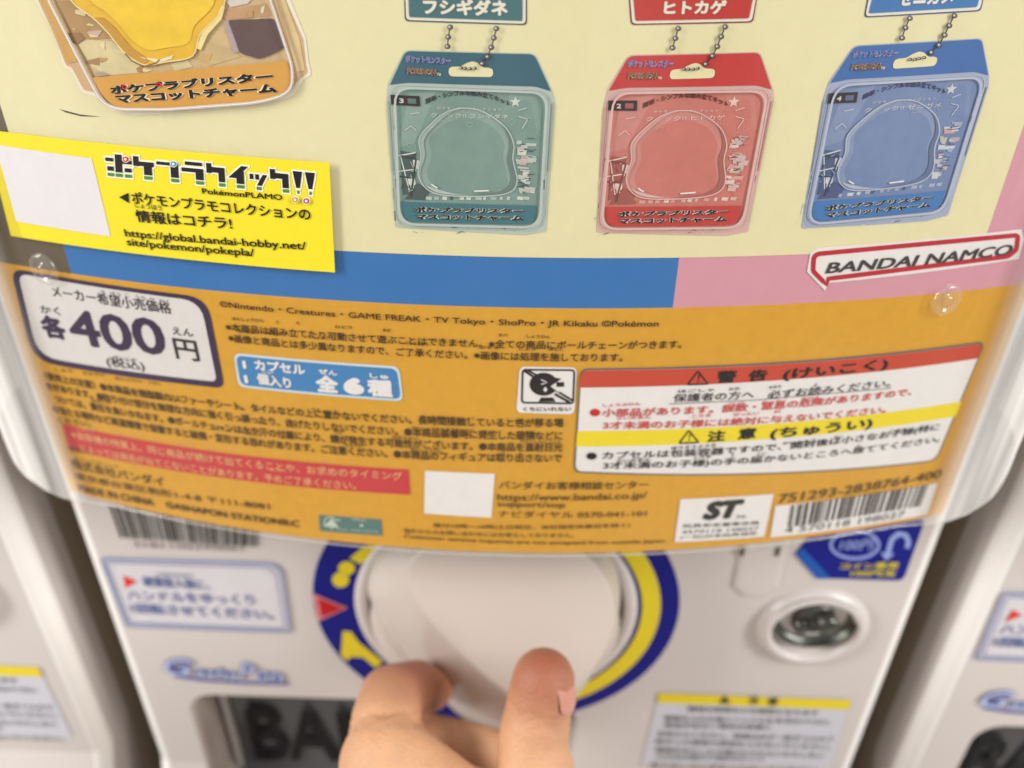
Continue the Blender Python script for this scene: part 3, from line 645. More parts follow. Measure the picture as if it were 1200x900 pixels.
P = Part(); P.text(CARD, '4 570118 198027', (918, 624), (1058, 604.5), 7, ink((70, 66, 62)), 5, .004); P.build('barcode_digits', bc)
P = Part(); P.text(CARD, '751293-2838764-400', (911, 589), (1101, 559), 10, ink((92, 70, 34)), 4, .01); P.build('product_code_text', card)

# ------------------------------------------------------------------ name tags, chains and pack pictures
def homog(src, dst):
    M = []; b = []
    for (x, y), (u, v) in zip(src, dst):
        M += [[x, y, 1, 0, 0, 0, -u*x, -u*y], [0, 0, 0, x, y, 1, -v*x, -v*y]]; b += [u, v]
    h = np.linalg.solve(np.array(M, float), np.array(b, float)); h = np.append(h, 1).reshape(3, 3)
    def f(p):
        q = h @ np.array([p[0], p[1], 1.0]); return (float(q[0]/q[2]), float(q[1]/q[2]))
    return f
SRC = [(474.8, 58.3), (627, 62.3), (640, 271), (463.8, 265.7)]
CHROME, CH_D, CH_L = ink((120, 108, 110)), ink((56, 46, 48)), ink((226, 222, 216))
def name_tag(q, body, t0, t1, h, dark, face):
    P = Part(); P.poly(CARD, rpoly(q, 5), ink(dark), 3); t = P.build('name_tag', card)
    c = (sum(p[0] for p in q)/4, sum(p[1] for p in q)/4)
    def ins(k, e): return [(p[0]+(k if p[0] < c[0] else -k), p[1]+(e if p[1] < c[1] else -e)) for p in q]
    P = Part(); P.poly(CARD, rpoly(ins(1.6, 1.6), 5), ink((232, 226, 212)), 4); P.build('tag_border', t)
    P = Part(); P.poly(CARD, rpoly(ins(5.2, 5), 2), ink(face), 5); P.build('tag_face', t)
    P = Part(); P.text(CARD, body, t0, t1, h, ink((234, 228, 212)), 6, .05); P.build('tag_text', t)
def chain(beads, curl):
    P = Part()
    for s_ in beads: P.stroke(CARD, s_, 1.5, CH_D, 7, False, 3)
    for s_ in beads:
        for u, v in s_: P.disc(CARD, (u, v), 3.5, 3.2, CH_D, 8, 14); P.disc(CARD, (u-.4, v-.3), 2.7, 2.4, CHROME, 9, 12); P.disc(CARD, (u-1.0, v-.4), 1.2, 1.1, CH_L, 10, 8)
    for u, v in curl: P.disc(CARD, (u, v), 2.2, 1.9, CH_D, 8, 10); P.disc(CARD, (u-.8, v-.3), .9, .8, CH_L, 9, 8)
    P.build('ball_chain', card)
def pack(dst, header, edge, window, dark, footer, name, num, kanji_dark, pale):
    f = homog(SRC, dst)
    def M(pts): return [f(p) for p in pts]
    root = Part(); E_ = ink(edge)
    root.poly(CARD, M(rpoly([(474.8, 58.3), (627, 62.3), (647, 106), (650, 119), (648, 150), (640, 271), (616, 275), (463.8, 266), (459, 200), (453.7, 116), (455.6, 97)], [6, 6, 3, 2, 2, 2, 2, 3, 2, 2, 2], 3)), E_, 3)
    pk = root.build('pack_picture', card)
    P = Part(); P.poly(CARD, M(rpoly([(475.8, 59.5), (626, 63.4), (645.5, 106.5), (628, 101), (478, 96.5), (457.5, 99)], [6, 6, 0, 4, 4, 0], 3)), ink(header), 4); P.build('pack_header', pk)
    P = Part(); P.ngon(CARD, M(rpoly([(526, 78), (540, 77.5), (546, 74), (554, 71), (561, 74), (566, 78.5), (578, 79.5), (578, 90), (526, 89)], [5, 2, 2, 4, 2, 2, 5, 5, 5], 3)), CREAM, 5)
    P.build('hang_hole', pk)
    P = Part()
    def T(body, a, b, h, m, lay, bold=.01, sh=0, arc=0): P.text(CARD, body, f(a), f(b), h, m, lay, bold, sh, arc)
    T('ポケットモンスター', (475.5, 73), (529, 75.5), 9, ink((226, 190, 206)), 5, .06); T('ポケットモンスター', (475.5, 73), (529, 75.5), 9, ink((74, 120, 200)), 6, .012)
    T('POKéMON', (477, 86.5), (512, 88.5), 8, ink((238, 226, 190)), 5, .06, .1); T('POKéMON', (477, 86.5), (512, 88.5), 8, ink((120, 66, 42)), 6, .015, .1); T('™', (512, 88), (517, 88.5), 3, ink((238, 226, 190)), 5)
    P.build('header_logo', pk)
    P = Part(); inner = rpoly([(464, 103), (640, 109), (631, 264.5), (470, 260.5)], 19, 6)
    P.poly(CARD, M(inner), ink(window, .12), 4); P.build('window', pk)
    # printed room behind the empty bubble
    P = Part(); d1, d2, pl2 = ink(dark), ink(tuple(int(c*.78) for c in dark)), ink(pale); mid = ink(tuple((a+b)//2 for a, b in zip(window, pale)))
    for q in ([(470, 176), (488, 179), (486, 226), (473, 228)], [(490, 214), (504, 222), (500, 234), (474, 233)]): P.ngon(CARD, M(q), d1, 5)
    for q in ([(471, 181), (488, 184), (488, 187), (471, 184)], [(487, 186), (489, 186), (483, 230), (481, 230)], [(469, 205), (485, 207), (485, 209), (469, 207)]): P.ngon(CARD, M(q), d2, 6)
    rnd = random.Random(len(name)*7+int(num))
    wa, wb = ink(tuple(int(c*.93) for c in window), .16), ink(tuple(min(235, int(c*1.06)+3) for c in window), .16)
    P.ngon(CARD, M([(486, 212), (612, 214), (620, 232), (476, 230)]), wa, 4.3)
    for x0, y0 in ((484, 186), (478, 206)):
        P.ngon(CARD, M(rpoly([(x0, y0), (x0+8, y0+1), (x0+10, y0+9), (x0+6, y0+12), (x0+1, y0+9)], 2, 3)), ink(pale), 5.5)
        for dx in (2.5, 5.5): P.stroke(CARD, M([(x0+dx+1, y0+10), (x0+dx+1.6, y0+14)]), 1.2, ink(pale), 5.5, False)
    P.stroke(CARD, M([(467, 182), (478, 180), (488, 178)]), 1.6, ink(pale), 5.4, False, 4); P.stroke(CARD, M([(468, 200), (486, 198)]), 1.4, ink(pale), 5.4, False, 4); P.stroke(CARD, M([(470, 183), (480, 222)]), 1.4, ink(pale), 5.4, False, 4)
    tints = [pl2, mid, ink(tuple(int(c*.92) for c in pale)), ink((200, 160, 158)), ink((188, 180, 176)), E_]
    for k in range(30):
        y0 = 158+rnd.random()*62; x0 = 604+rnd.random()*14; w = 5+rnd.random()*9; h_ = 2+rnd.random()*4
        P.ngon(CARD, M([(x0, y0), (min(630, x0+w), y0+rnd.uniform(-.5, 2)), (min(629, x0+w-1), y0+h_+1), (x0+rnd.uniform(-2, 2), y0+h_)]), tints[rnd.randrange(6)], 5+k*.03)
    for k in range(16):
        y0 = 160+rnd.random()*58; x0 = 606+rnd.random()*14; P.stroke(CARD, M([(x0, y0), (min(629, x0+3+rnd.random()*8), y0+rnd.uniform(-1, 1.5))]), .8, (d1, d2)[k % 2], 6, False, 4)
    for k in range(10):
        y0 = 178+rnd.random()*46; x0 = 470+rnd.random()*14; P.stroke(CARD, M([(x0, y0), (x0+rnd.uniform(1, 6), y0+rnd.uniform(-7, 7))]), .9, (mid, d2)[k % 2], 6.5, False, 4)
    for k in range(13):
        x = 500+k*9.5+rnd.uniform(-2, 2); w = rnd.uniform(3, 8); P.ngon(CARD, M([(x, 229.5), (x+w, 230), (x+w-1, 234), (x-1, 233)]), (mid, d1, pl2, E_)[rnd.randrange(4)], 5)
    for k in range(26):
        if k % 2: a_ = (466+rnd.random()*150, 266+rnd.random()*5); b2 = (a_[0]+rnd.uniform(-8, 8), min(273, a_[1]+rnd.uniform(-2, 3)))
        else: x_ = rnd.choice((457.5, 638.5)); a_ = (x_+rnd.uniform(-1, 3)+(3 if x_ < 500 else 0), 130+rnd.random()*120); b2 = (a_[0]+rnd.uniform(-1, 1), a_[1]+rnd.uniform(3, 14))
        P.stroke(CARD, M([a_, b2]), .9, (d1, mid, pl2)[k % 3], 3.6, False, 4)
    P.build('printed_room', pk)
    P = Part(); lt_ = ink(pale)
    for a, b in (((481, 133), (492, 131.5)), ((607, 129), (617, 126)), ((608, 136), (618, 139)), ((475, 152), (482, 147)), ((482, 147), (488, 152)), ((618, 140), (612, 150))): P.stroke(CARD, M([a, b]), .9, lt_, 6, False, 3)
    star = [(604+(7 if k % 2 == 0 else 3)*math.cos(R(36*k-90)), 119+(7 if k % 2 == 0 else 3)*math.sin(R(36*k-90))) for k in range(10)]
    P.ngon(CARD, M(star), lt_, 5)
    r3 = random.Random(len(name)*31+int(num)*5)
    for k in range(9):
        cx_, cy_ = (r3.choice((r3.uniform(474, 492), r3.uniform(608, 626))), r3.uniform(140, 176)) if k < 6 else (r3.uniform(500, 600), r3.uniform(140, 150))
        n_ = r3.choice((3, 4, 4, 5, 8)); rr_ = r3.uniform(2, 4.5); a0 = r3.random()*6
        P.stroke(CARD, M([(cx_+rr_*math.cos(a0+6.2832*j/n_), cy_+rr_*.8*math.sin(a0+6.2832*j/n_)) for j in range(n_)]), .7, mid, 5.2, True, 4)
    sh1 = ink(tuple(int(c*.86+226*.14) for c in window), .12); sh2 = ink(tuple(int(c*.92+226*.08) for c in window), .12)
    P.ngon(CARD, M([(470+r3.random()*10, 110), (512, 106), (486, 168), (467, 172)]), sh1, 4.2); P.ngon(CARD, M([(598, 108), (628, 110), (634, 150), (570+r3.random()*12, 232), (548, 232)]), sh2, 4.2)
    P.build('printed_icons', pk)
    P = Part(); P.poly(CARD, M(rpoly([(470.5, 235.5), (628, 240), (627, 262), (473, 258.5)], [0, 0, 16, 16], 6)), ink(footer), 6); P.build('pack_footer', pk)
    P = Part()
    for m, l, bo in ((ink((226, 226, 218)), 7, .11), (BK, 8, .045)):
        T('ポケプラブリスター', (486, 247.5), (614, 249), 6.2, m, l, bo, 0); T('マスコットチャーム', (488, 256), (613, 257.5), 6.2, m, l, bo, 0)
    P.build('footer_text', pk)
    P = Part(); kd = ink(kanji_dark)
    T('簡単・シンプルな組み立てキット', (499, 122), (598, 125), 6.5, kd, 5, .045, 0, 12)
    T('ポケモンプラモコレクション', (512, 128), (588, 129.5), 3.6, lt_, 5, .01); T('クイック!! '+name, (505, 137), (596, 139), 5.5, lt_, 5, .015)
    P.poly(CARD, M([(458, 110.5), (492, 112), (493, 124), (459, 122)]), ink((54, 42, 44)), 6); T(num, (468.5, 120), (474, 120.3), 5.5, lt_, 7, .04); P.poly(CARD, M([(478, 114.5), (488, 115), (488.5, 121), (478.5, 120.5)]), ink(tuple(int(c*.8) for c in window)), 7)
    P.build('pack_text', pk)
    # vacuum-formed rim and bubble
    P = Part(); rim = ink(tuple(min(240, int(c*.45+235*.55)) for c in window)); rim2 = ink(tuple(int(c*.7+215*.3) for c in window))
    P.stroke(CARD, M(rpoly([(463, 102), (641, 108), (632, 265.5), (469, 261.5)], 20, 6)), 2.6, rim, 9); P.stroke(CARD, M(rpoly([(458, 99), (645, 106), (636, 270), (465, 265)], 16, 6)), 1.1, rim, 4)
    for a, b in (((455, 118), (461, 200)), ((648, 120), (643, 200))): P.stroke(CARD, M([a, b]), 1.6, rim2, 5, False)
    P.build('blister_rim', pk)
    return pk, f
def bubble(pk, f, pts, window, lay=6):
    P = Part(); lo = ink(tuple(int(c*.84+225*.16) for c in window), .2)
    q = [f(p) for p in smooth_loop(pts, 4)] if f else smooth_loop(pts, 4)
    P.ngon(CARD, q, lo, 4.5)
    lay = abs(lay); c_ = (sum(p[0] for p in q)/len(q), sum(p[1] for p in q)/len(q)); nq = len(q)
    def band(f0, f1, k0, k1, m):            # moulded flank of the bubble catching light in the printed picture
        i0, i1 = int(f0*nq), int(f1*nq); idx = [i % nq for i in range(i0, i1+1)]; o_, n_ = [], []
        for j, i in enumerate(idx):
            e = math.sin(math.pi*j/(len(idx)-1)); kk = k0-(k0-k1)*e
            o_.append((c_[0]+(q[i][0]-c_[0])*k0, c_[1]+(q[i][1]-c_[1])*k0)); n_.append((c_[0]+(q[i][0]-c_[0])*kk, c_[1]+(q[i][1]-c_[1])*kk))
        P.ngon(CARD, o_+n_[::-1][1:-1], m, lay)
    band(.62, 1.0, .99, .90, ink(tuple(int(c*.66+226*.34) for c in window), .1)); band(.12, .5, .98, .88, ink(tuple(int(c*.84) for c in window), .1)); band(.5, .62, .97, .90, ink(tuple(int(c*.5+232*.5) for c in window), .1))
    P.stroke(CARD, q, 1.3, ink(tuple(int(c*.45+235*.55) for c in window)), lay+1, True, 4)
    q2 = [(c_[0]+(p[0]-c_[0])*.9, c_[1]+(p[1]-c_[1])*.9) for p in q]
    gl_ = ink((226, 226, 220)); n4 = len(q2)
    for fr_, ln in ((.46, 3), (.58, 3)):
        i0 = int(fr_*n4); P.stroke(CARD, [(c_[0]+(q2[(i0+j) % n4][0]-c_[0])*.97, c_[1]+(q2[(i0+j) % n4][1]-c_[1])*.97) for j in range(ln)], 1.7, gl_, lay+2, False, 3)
    P.build('empty_bubble', pk)
TB = [(546, 126), (568, 131), (592, 148), (602, 168), (601, 186), (606, 212), (596, 225), (568, 229), (521, 228), (500, 220), (490.5, 203), (494, 182), (492, 161), (508, 142), (525, 130)]
name_tag([(473.3, -26), (617.5, -24), (617.5, 29.3), (474.8, 24.7)], 'フシギダネ', (496.5, 16.8), (595, 18.6), 19, (60, 84, 88), (72, 112, 118))
name_tag([(735, -26), (891, -27), (882, 26.2), (739, 29.2)], 'ヒトカゲ', (776.5, 17), (849, 16), 16.5, (120, 40, 34), (190, 60, 54))
name_tag([(1020, -26), (1158, -32), (1148.5, 13), (1011.5, 20.5)], 'ゼニガメ', (1050, 7), (1114, 3.5), 19, (60, 84, 130), (62, 118, 178))
chain([[(528, 31.5), (525.8, 43), (524.9, 54)], [(582, 33), (579, 44), (576, 55), (571.6, 66), (565.6, 74)]], [(557, 79.5), (551.5, 80), (545.5, 79.5), (541, 79)])
chain([[(794, 33), (790.6, 44.5), (787.4, 55.6)], [(848.7, 31), (844, 42.5), (839.5, 54), (834, 65), (826, 74.5)]], [(817, 79.5), (811.5, 80.5), (806, 80.5), (801, 80.5)])
chain([[(1064, 21), (1059, 32), (1055, 44)], [(1116, 18), (1110, 29.6), (1104.6, 40.6), (1098, 52.4), (1089, 61)]], [(1081, 67), (1075, 68), (1070, 69), (1064.5, 69)])
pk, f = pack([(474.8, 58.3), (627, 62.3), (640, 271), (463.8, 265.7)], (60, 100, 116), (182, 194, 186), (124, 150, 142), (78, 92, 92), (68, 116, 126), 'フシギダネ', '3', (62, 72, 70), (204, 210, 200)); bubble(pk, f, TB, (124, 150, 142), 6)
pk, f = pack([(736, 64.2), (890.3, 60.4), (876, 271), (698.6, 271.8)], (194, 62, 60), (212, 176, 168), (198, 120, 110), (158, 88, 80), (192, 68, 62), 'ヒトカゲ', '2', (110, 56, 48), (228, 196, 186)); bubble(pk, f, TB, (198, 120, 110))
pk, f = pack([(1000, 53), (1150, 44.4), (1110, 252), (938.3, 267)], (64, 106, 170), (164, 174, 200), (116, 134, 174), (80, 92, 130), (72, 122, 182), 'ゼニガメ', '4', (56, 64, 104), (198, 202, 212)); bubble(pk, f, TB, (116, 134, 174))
# the large gold pack at the top left
P = Part()
P.poly(CARD, rpoly([(37, -40), (42, 0), (64, 39), (76, 80), (84, 82), (97, 109), (112, 112), (132, 130), (160, 135), (210, 132), (308, 124), (345, 112), (357, 92), (366, 88), (358, 55), (360, 47), (337, -10), (330, -40)], 5, 3), ink((238, 228, 206)), 3)
bp = P.build('pack_picture', card)
P = Part(); P.poly(CARD, rpoly([(40, -40), (46, 0), (64, 39), (79, 77), (85, 78), (99.5, 105), (112, 107.6), (137, 126), (200, 127), (307, 119), (340, 108), (350, 94), (361, 84.5), (354, 55), (356, 47), (335, 0), (322, -40)], 3, 3), ink((206, 170, 126), .15), 4); P.build('pack_edge', bp)
P = Part(); P.poly(CARD, [(43, -40), (49, 0), (66, 37), (80, 74), (92, 72), (62, -10), (56, -40)], ink((204, 158, 84), .15), 5); P.build('pack_side', bp); P = Part()
P.poly(CARD, [(322, -40), (335, 0), (352, 46), (358, 82), (349, 84), (326, 0), (314, -40)], ink((216, 190, 140), .2), 5); P.build('pack_side', bp)
P = Part(); inr = rpoly([(52, -40), (62, 0), (109, 92), (128, 127), (200, 127), (306, 119), (344, 108), (346, 80), (320, 0), (308, -40)], [0, 8, 14, 26, 10, 20, 24, 14, 8, 0], 6)
P.poly(CARD, inr, ink((206, 178, 132), .18), 6); P.build('window', bp)
P = Part(); cb, cg, cc = ink((176, 140, 92), .2), ink((214, 198, 152), .15), ink((156, 118, 78), .2)
P.ngon(CARD, [(70, 0), (88, 0), (116, 24), (132, 44), (100, 48), (84, 38)], cb, 7); P.ngon(CARD, [(94, 52), (104, 46), (134, 48), (146, 60), (168, 78), (176, 84), (128, 88), (110, 78)], cg, 7)
P.ngon(CARD, [(80, 38), (96, 38), (102, 44), (92, 52), (84, 48)], cc, 8); P.ngon(CARD, [(112, 86), (122, 83), (132, 87), (114, 90)], ink((176, 160, 140)), 8)
P.ngon(CARD, [(202, 74), (222, 70), (228, 78), (206, 83)], cg, 7); P.ngon(CARD, [(238, 38), (258, 18), (260, 20), (242, 40)], ink((236, 222, 190)), 8); P.ngon(CARD, [(252, 12), (314, 4), (320, 18), (268, 24)], ink((190, 150, 110), .2), 7)
P.ngon(CARD, [(236, 46), (270, 56), (284, 66), (250, 76), (226, 66)], ink((198, 172, 124), .2), 7); P.ngon(CARD, [(264, 26), (270, 24), (282, 60), (276, 62)], ink((176, 158, 160)), 8)
P.ngon(CARD, [(262, -4), (300, -6), (292, 4), (272, 8)], ink((210, 200, 190)), 8)
P.ngon(CARD, rpoly([(269, 23), (322.7, 21), (336, 55), (318, 64), (305, 68.5), (283.5, 62)], 4, 3), ink((98, 76, 74), .15), 9)
P.build('printed_room', bp)
P = Part(); gold = ink((226, 180, 50), .2); q = smooth_loop([(80, -34), (87, 0), (112, 20), (130, 38), (148, 60), (171, 75), (196, 72), (228, 65), (237, 40), (258, 18), (266, 0), (262, -34)], 4)
for k in range(46):
    rk = random.Random(k*3+1); x0, y0 = rk.uniform(70, 318), rk.uniform(-4, 84); w = rk.uniform(4, 20); t_ = rk.choice(((188, 150, 98), (222, 204, 158), (168, 130, 88), (232, 216, 178), (206, 166, 96), (196, 170, 150)))
    lim = 66+.42*max(0, y0)
    if x0 > lim+6 and x0+w < 318+y0*.2: P.ngon(CARD, [(x0, y0), (x0+w, y0+rk.uniform(-5, 5)), (x0+w*rk.uniform(.5, 1.1), min(88, y0+rk.uniform(3, 9))), (x0+rk.uniform(-3, 3), min(88, y0+rk.uniform(2, 7)))], ink(t_, .2), 7.2+k*.02)
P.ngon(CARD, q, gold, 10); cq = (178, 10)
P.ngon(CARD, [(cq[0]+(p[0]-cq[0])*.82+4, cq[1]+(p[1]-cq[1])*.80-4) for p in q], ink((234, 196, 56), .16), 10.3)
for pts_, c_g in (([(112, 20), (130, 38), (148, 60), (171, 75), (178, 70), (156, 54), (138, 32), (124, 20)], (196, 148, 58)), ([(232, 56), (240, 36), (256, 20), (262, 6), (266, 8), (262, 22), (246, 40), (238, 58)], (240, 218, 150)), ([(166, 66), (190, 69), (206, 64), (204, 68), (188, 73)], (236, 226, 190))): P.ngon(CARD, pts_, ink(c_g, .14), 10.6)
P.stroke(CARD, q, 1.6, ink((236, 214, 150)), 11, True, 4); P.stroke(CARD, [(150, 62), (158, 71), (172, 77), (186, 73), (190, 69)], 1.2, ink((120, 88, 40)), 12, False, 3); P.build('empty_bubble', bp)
P = Part(); P.poly(CARD, rpoly([(112, 90), (338, 70.5), (346, 95), (340, 107), (307, 118), (200, 126), (138, 125), (124, 112)], [0, 0, 6, 10, 4, 4, 14, 10], 5), ink((214, 158, 72)), 12); P.build('pack_footer', bp)
P = Part()
for m, l, bo in ((ink((240, 220, 180)), 13, .12), (BK, 14, .06)):
    P.text(CARD, 'ポケプラブリスター', (134.5, 109.5), (323, 93), 10.5, m, l, bo); P.text(CARD, 'マスコットチャーム', (141, 120.5), (327.5, 107.5), 10.5, m, l, bo)
for u, v in ((150, 101), (190, 98)): P.stroke(CARD, [(u+2.4*math.cos(k), v+2*math.sin(k)) for k in np.linspace(0, 6.28, 12, False)], 1.2, ink((206, 40, 40)), 15)
P.build('footer_text', bp)
P = Part(); P.stroke(CARD, inr, 4, ink((196, 186, 172)), 15); P.stroke(CARD, inr, 1.2, ink((226, 220, 210)), 16); P.build('blister_rim', bp)

# ------------------------------------------------------------------ yellow sticker on the card
stk = thing('info_sticker', 'bright yellow sticker with a blank white square, stuck across the left of the display card', 'sticker', (-.08, .0, Z0-.06))
STK = S(card_at, lambda x, z, o=0: card_pt(x, z, .00025+o), LAY)
P = Part(); YS = ink((228, 210, 40), .04)
P.poly(STK, [(-14, 150), (388, 189), (394.5, 317), (17.5, 274.5)], YS, 11); base = P.build('sticker_sheet', stk)
P = Part(); P.poly(STK, [(0, 168), (112, 184), (134, 275), (24, 257.5)], ink((214, 209, 209)), 12); P.build('blank_code_patch', stk)
P = Part(); GR, WT = ink((74, 128, 48)), ink((238, 236, 214))
def rc(x0, y0, x1, y1): return [(x0, y0), (x1, y0), (x1, y1), (x0, y1)]
KU = [rc(0, 5.6, 2.6, 10), rc(2.6, 6, 9.2, 8.4), rc(6, 2, 9.2, 6)]
BLOCK = [(127.5, 159, [rc(0, 6.6, 3, 8.2), rc(3.6, 2, 6.2, 10), rc(6.2, 6, 9.8, 7.6), rc(.6, 2.4, 3, 4.4), rc(7, 2.4, 9.6, 4.2)], [(.6, 3), (3.6, 6.2), (7, 9.6)]),
         (160, 185, [rc(0, 5.6, 2.6, 10), rc(2.6, 5.8, 9.6, 7.8), rc(4.8, 2, 8.6, 5.8)], [(4.8, 8.6)]),
         (187, 214, [rc(0, 7.2, 6, 8.6), rc(6, 2, 9.4, 8.6)], [(6, 9.4)]),
         (216, 243, [rc(1.6, 8.2, 9, 9.8), rc(0, 5.2, 9.4, 7), rc(6, 2, 9.4, 5.2)], [(6, 9.4)]),
         (245, 268, KU, [(6, 9.2)]),
         (270, 295, [[(0, 4.4), (3.6, 4.4), (9.6, 10), (6.4, 10)], [(3.8, 2), (7.4, 2), (7.4, 7.9), (3.8, 4.6)]], [(3.8, 7.4)]),
         (295, 317, [rc(0, 4.6, 2, 7), rc(3, 4.6, 5, 7), [(3.6, 2), (6.2, 2), (9.4, 7), (7, 7)]], [(3.4, 6)]),
         (319, 342, KU, [(6, 9.2)]),
         (345.5, 372, [[(1.2, 2.6), (2.8, 2.6), (4.2, 10), (0, 10)], [(6.6, 2.6), (8.2, 2.6), (9.8, 10), (5.4, 10)]], [(1.5, 2.5), (6.9, 7.9)])]
for u0, u1, pol, gr in BLOCK:
    def B(x, y): u = u0+(u1-u0)*x/10; return (u-(10-y)*-.15, 205.5+(u-143)*.094-y*2.62)
    gp = [[(x0, 0), (x1, 0), (x1, 1.5), (x0, 1.5)] for x0, x1 in gr]
    for k_, pl3 in enumerate(pol+gp):
        q = [B(*p) for p in pl3]; P.stroke(STK, q, 4.2, WT, 12); P.disc(STK, q[0], 2, 2, WT, 12); P.disc(STK, q[2], 2, 2, WT, 12); P.disc(STK, q[1], 2, 2, WT, 12); P.disc(STK, q[3], 2, 2, WT, 12)
        P.ngon(STK, q, BK if k_ < len(pol) else GR, 13)
for u, v, c in ((152.5, 184.5, (214, 40, 52)), (208, 190, (60, 150, 200)), (349, 231.5, (206, 150, 70)), (362, 233, (190, 60, 130))):
    for rr, m, l in ((4.6, WT, 15), (3.6, ink(c), 16), (1.6, WT, 17)): P.disc(STK, (u, v), rr, rr*.9, m, l, 14)
P.build('sticker_logo', stk)
P = Part(); P.text(STK, 'PokémonPLAMO', (241, 225), (334, 232.5), 6.5, BK, 13, .02); P.ngon(STK, [(144, 229), (155, 224), (155.5, 236)], BK, 13)
P.text(STK, 'ポケモンプラモコレクションの', (160, 236), (367, 256), 14, BK, 13, .022)
P.text(STK, '情報はコチラ!', (165, 258), (276, 267), 14.5, BK, 13, .022); P.text(STK, 'じょうほう', (163, 241), (194, 245), 6, BK, 13, .01)
P.text(STK, 'https://global.bandai-hobby.net/', (152, 277.5), (362, 293), 11.5, BK, 13, .016)
P.text(STK, 'site/pokemon/pokepla/', (154.5, 288), (302, 301), 11.5, BK, 13, .016)
P.build('sticker_text', stk)

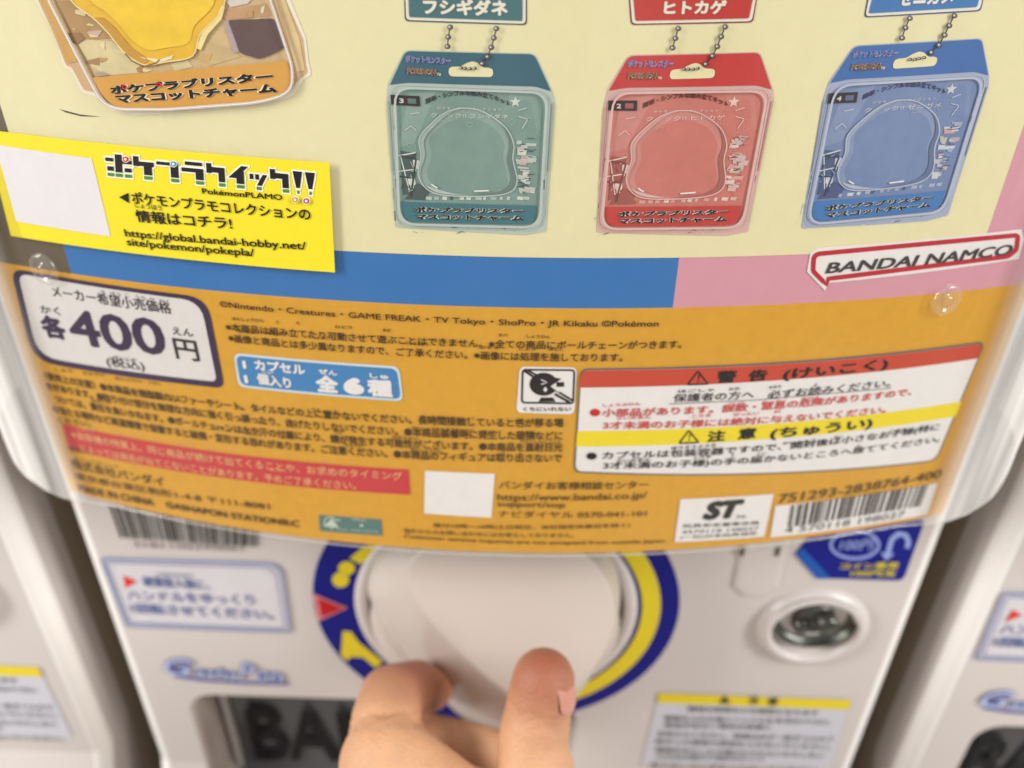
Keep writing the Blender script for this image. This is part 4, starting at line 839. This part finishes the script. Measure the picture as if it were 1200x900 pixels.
# ------------------------------------------------------------------ the hand on the knob
def px3(u, v, y): return plane_at(u, v, YP+y)
def chain_pts(js, n=7):
    out = []
    for i in range(len(js)-1):
        a, b = js[i], js[i+1]
        for k in range(n): t = k/n; out.append((a[0].lerp(b[0], t), a[1]+(b[1]-a[1])*t))
    out.append(js[-1]); return out
hand = None
def build_hand():
    bm = bmesh.new()
    def blob(c, r, sc=(1, 1, 1)):
        m = Matrix.Translation(c) @ Matrix.Diagonal((r*sc[0], r*sc[1], r*sc[2], 1)); bmesh.ops.create_icosphere(bm, subdivisions=3, radius=1, matrix=m)
    def finger(js):
        for c, r in chain_pts([(px3(*j[:3]), j[3]) for j in js]): blob(c, r)
    # (place on the picture, distance in front of the panel, radius)
    finger([(637, 797, -.0438, .0078), (632, 826, -.0458, .0085), (624, 872, -.051, .0088), (632, 945, -.060, .0108), (640, 1060, -.066, .0140), (590, 1220, -.066, .0170)])      # thumb
    finger([(506, 808, -.0205, .0062), (488, 804, -.027, .0072), (458, 817, -.038, .0084), (452, 850, -.047, .0092), (456, 930, -.058, .0108), (470, 1080, -.064, .0120), (520, 1230, -.066, .0150)])      # index
    finger([(582, 882, -.034, .0062), (540, 875, -.037, .0070), (496, 872, -.042, .0078), (466, 930, -.050, .0090), (450, 1090, -.060, .0110), (500, 1250, -.063, .0150)])    # middle
    finger([(586, 898, -.024, .0062), (536, 902, -.028, .0068), (486, 930, -.034, .0076), (452, 1000, -.047, .0086), (440, 1120, -.056, .0105), (490, 1260, -.060, .0140)])   # ring
    finger([(570, 950, -.020, .0052), (520, 960, -.024, .0058), (478, 990, -.032, .0064), (448, 1060, -.043, .0074), (432, 1160, -.052, .0095), (480, 1280, -.058, .0130)])   # little
    for k in range(8): t = k/7; blob(px3(452+66*t, 893+50*t, -.0565-.005*t), .0112)
    # web between thumb and index, palm, wrist
    for j in ((505, 930, -.060, .0105), (545, 955, -.062, .011), (585, 985, -.064, .012), (540, 1050, -.066, .016), (590, 1100, -.067, .017), (520, 1160, -.066, .018), (560, 1240, -.068, .020)): blob(px3(*j[:3]), j[3])
    a, b = px3(540, 1240, -.066), px3(560, 1240, -.066)+Vector((.015, -.16, -.09))
    for k in range(24): t = k/23; blob(a.lerp(b, t), .021+.006*t, (1.25, 1, 1))
    me = bpy.data.meshes.new('hand'); bm.to_mesh(me); bm.free()
    ob = bpy.data.objects.new('hand', me); COL.objects.link(ob)
    rm = ob.modifiers.new('r', 'REMESH'); rm.mode = 'VOXEL'; rm.voxel_size = .0008; rm.use_smooth_shade = True
    sm_ = ob.modifiers.new('s', 'SMOOTH'); sm_.factor = .6; sm_.iterations = 12
    dg = bpy.context.evaluated_depsgraph_get(); nm = bpy.data.meshes.new_from_object(ob.evaluated_get(dg))
    ob.modifiers.clear(); ob.data = nm; bpy.data.meshes.remove(me); nm.name = 'hand'
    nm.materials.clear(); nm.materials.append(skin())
    nm.polygons.foreach_set('use_smooth', [True]*len(nm.polygons))
    # folds over the joints
    folds = []
    def fold(p, q, r_, dep, w): c = px3(*p); folds.append((c, (px3(*q)-c).normalized(), r_, dep, w))
    for k, dep in ((0, .00040), (1, .00055), (2, .00035)): fold((632-k*1.5, 826+k*7, -.0458-.0008*k), (624, 876, -.0515), .0125, dep, .00055)
    for k, dep in ((0, .00035), (1, .00045)): fold((456, 838+k*8, -.0435-.002*k), (455, 930, -.058), .0125, dep, .0006)
    fold((447, 884, -.053), (455, 930, -.058), .0135, .0004, .0006); fold((512, 870, -.040), (560, 878, -.036), .009, .0004, .0005); fold((486, 800, -.028), (458, 817, -.038), .0095, .0004, .0005)
    wob = random.Random(3); nv2 = []
    for v in nm.vertices:
        d_ = 0
        for c, ax_, r_, dep, w in folds:
            o2 = v.co-c
            if o2.length < r_*1.3:
                h_ = o2.dot(ax_)+.0006*math.sin(v.co.x*900+v.co.z*500); d_ += dep*math.exp(-(h_/w)**2)*max(0, 1-(o2.length/(r_*1.3))**4)
        nv2.append(v.co-v.normal*d_+v.normal*wob.gauss(0, .00003))
    for v, c in zip(nm.vertices, nv2): v.co = c
    # pinched fingertips and bent joints: flushed with blood, plus shade painted into the skin
    at = nm.attributes.new('flush_and_shade', 'FLOAT', 'POINT'); sp = [(px3(639, 782, -.045), .0140, .95), (px3(478, 795, -.033), .0135, .9), (px3(505, 806, -.022), .011, .9), (px3(412, 890, -.050), .009, .35), (px3(590, 885, -.034), .010, .3), (px3(586, 898, -.026), .016, .7)]
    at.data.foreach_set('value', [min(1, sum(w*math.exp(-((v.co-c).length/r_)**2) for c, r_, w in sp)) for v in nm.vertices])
    tag(ob, 'bare hand pinching the knob of the middle machine between thumb and bent index finger', 'hand')
    # thumbnail
    P = Part(); c = px3(651, 806, -.049); nrm = Vector((.80, -.45, .40)).normalized(); upv = (px3(637, 790, -.0436)-px3(630, 840, -.0468)).normalized(); upv = (upv-nrm*upv.dot(nrm)).normalized(); sd = upv.cross(nrm)
    vs = []; nu, nv_ = 9, 11
    ctr = px3(636, 806, -.0446)
    for j in range(nv_):
        for i in range(nu):
            s_ = (i/(nu-1)-.5)*2; t = (j/(nv_-1)-.5)*2; w = 1 if abs(t) < .5 else math.sqrt(max(.02, 1-((abs(t)-.5)/.55)**2))
            a = s_*w*.46; vs.append(ctr+nrm*(.0080*math.cos(a))+sd*(.0080*math.sin(a))+upv*(t*.0050)-nrm*.0006*t*t)
    P.add(vs, [(j*nu+i, j*nu+i+1, (j+1)*nu+i+1, (j+1)*nu+i) for j in range(nv_-1) for i in range(nu-1)], mat('fingernail', (192, 134, 118), .3, .5, .05, 90, 0, 0, .3))
    n_ = P.build('thumbnail', None, True); n_.parent = ob
    return ob
def skin():
    m = mat('skin', (206, 158, 120), .44, .4, .2, 150, 1.0, 0, 0, .10)
    t = m.node_tree; b = t.nodes['Principled BSDF']; src = b.inputs['Base Color'].links[0].from_socket
    at = t.nodes.new('ShaderNodeAttribute'); at.attribute_name = 'flush_and_shade'; mx = t.nodes.new('ShaderNodeMix'); mx.data_type = 'RGBA'
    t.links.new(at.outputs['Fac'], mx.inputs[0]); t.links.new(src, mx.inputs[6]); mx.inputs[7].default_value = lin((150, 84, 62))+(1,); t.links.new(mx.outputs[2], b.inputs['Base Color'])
    return m
build_hand()
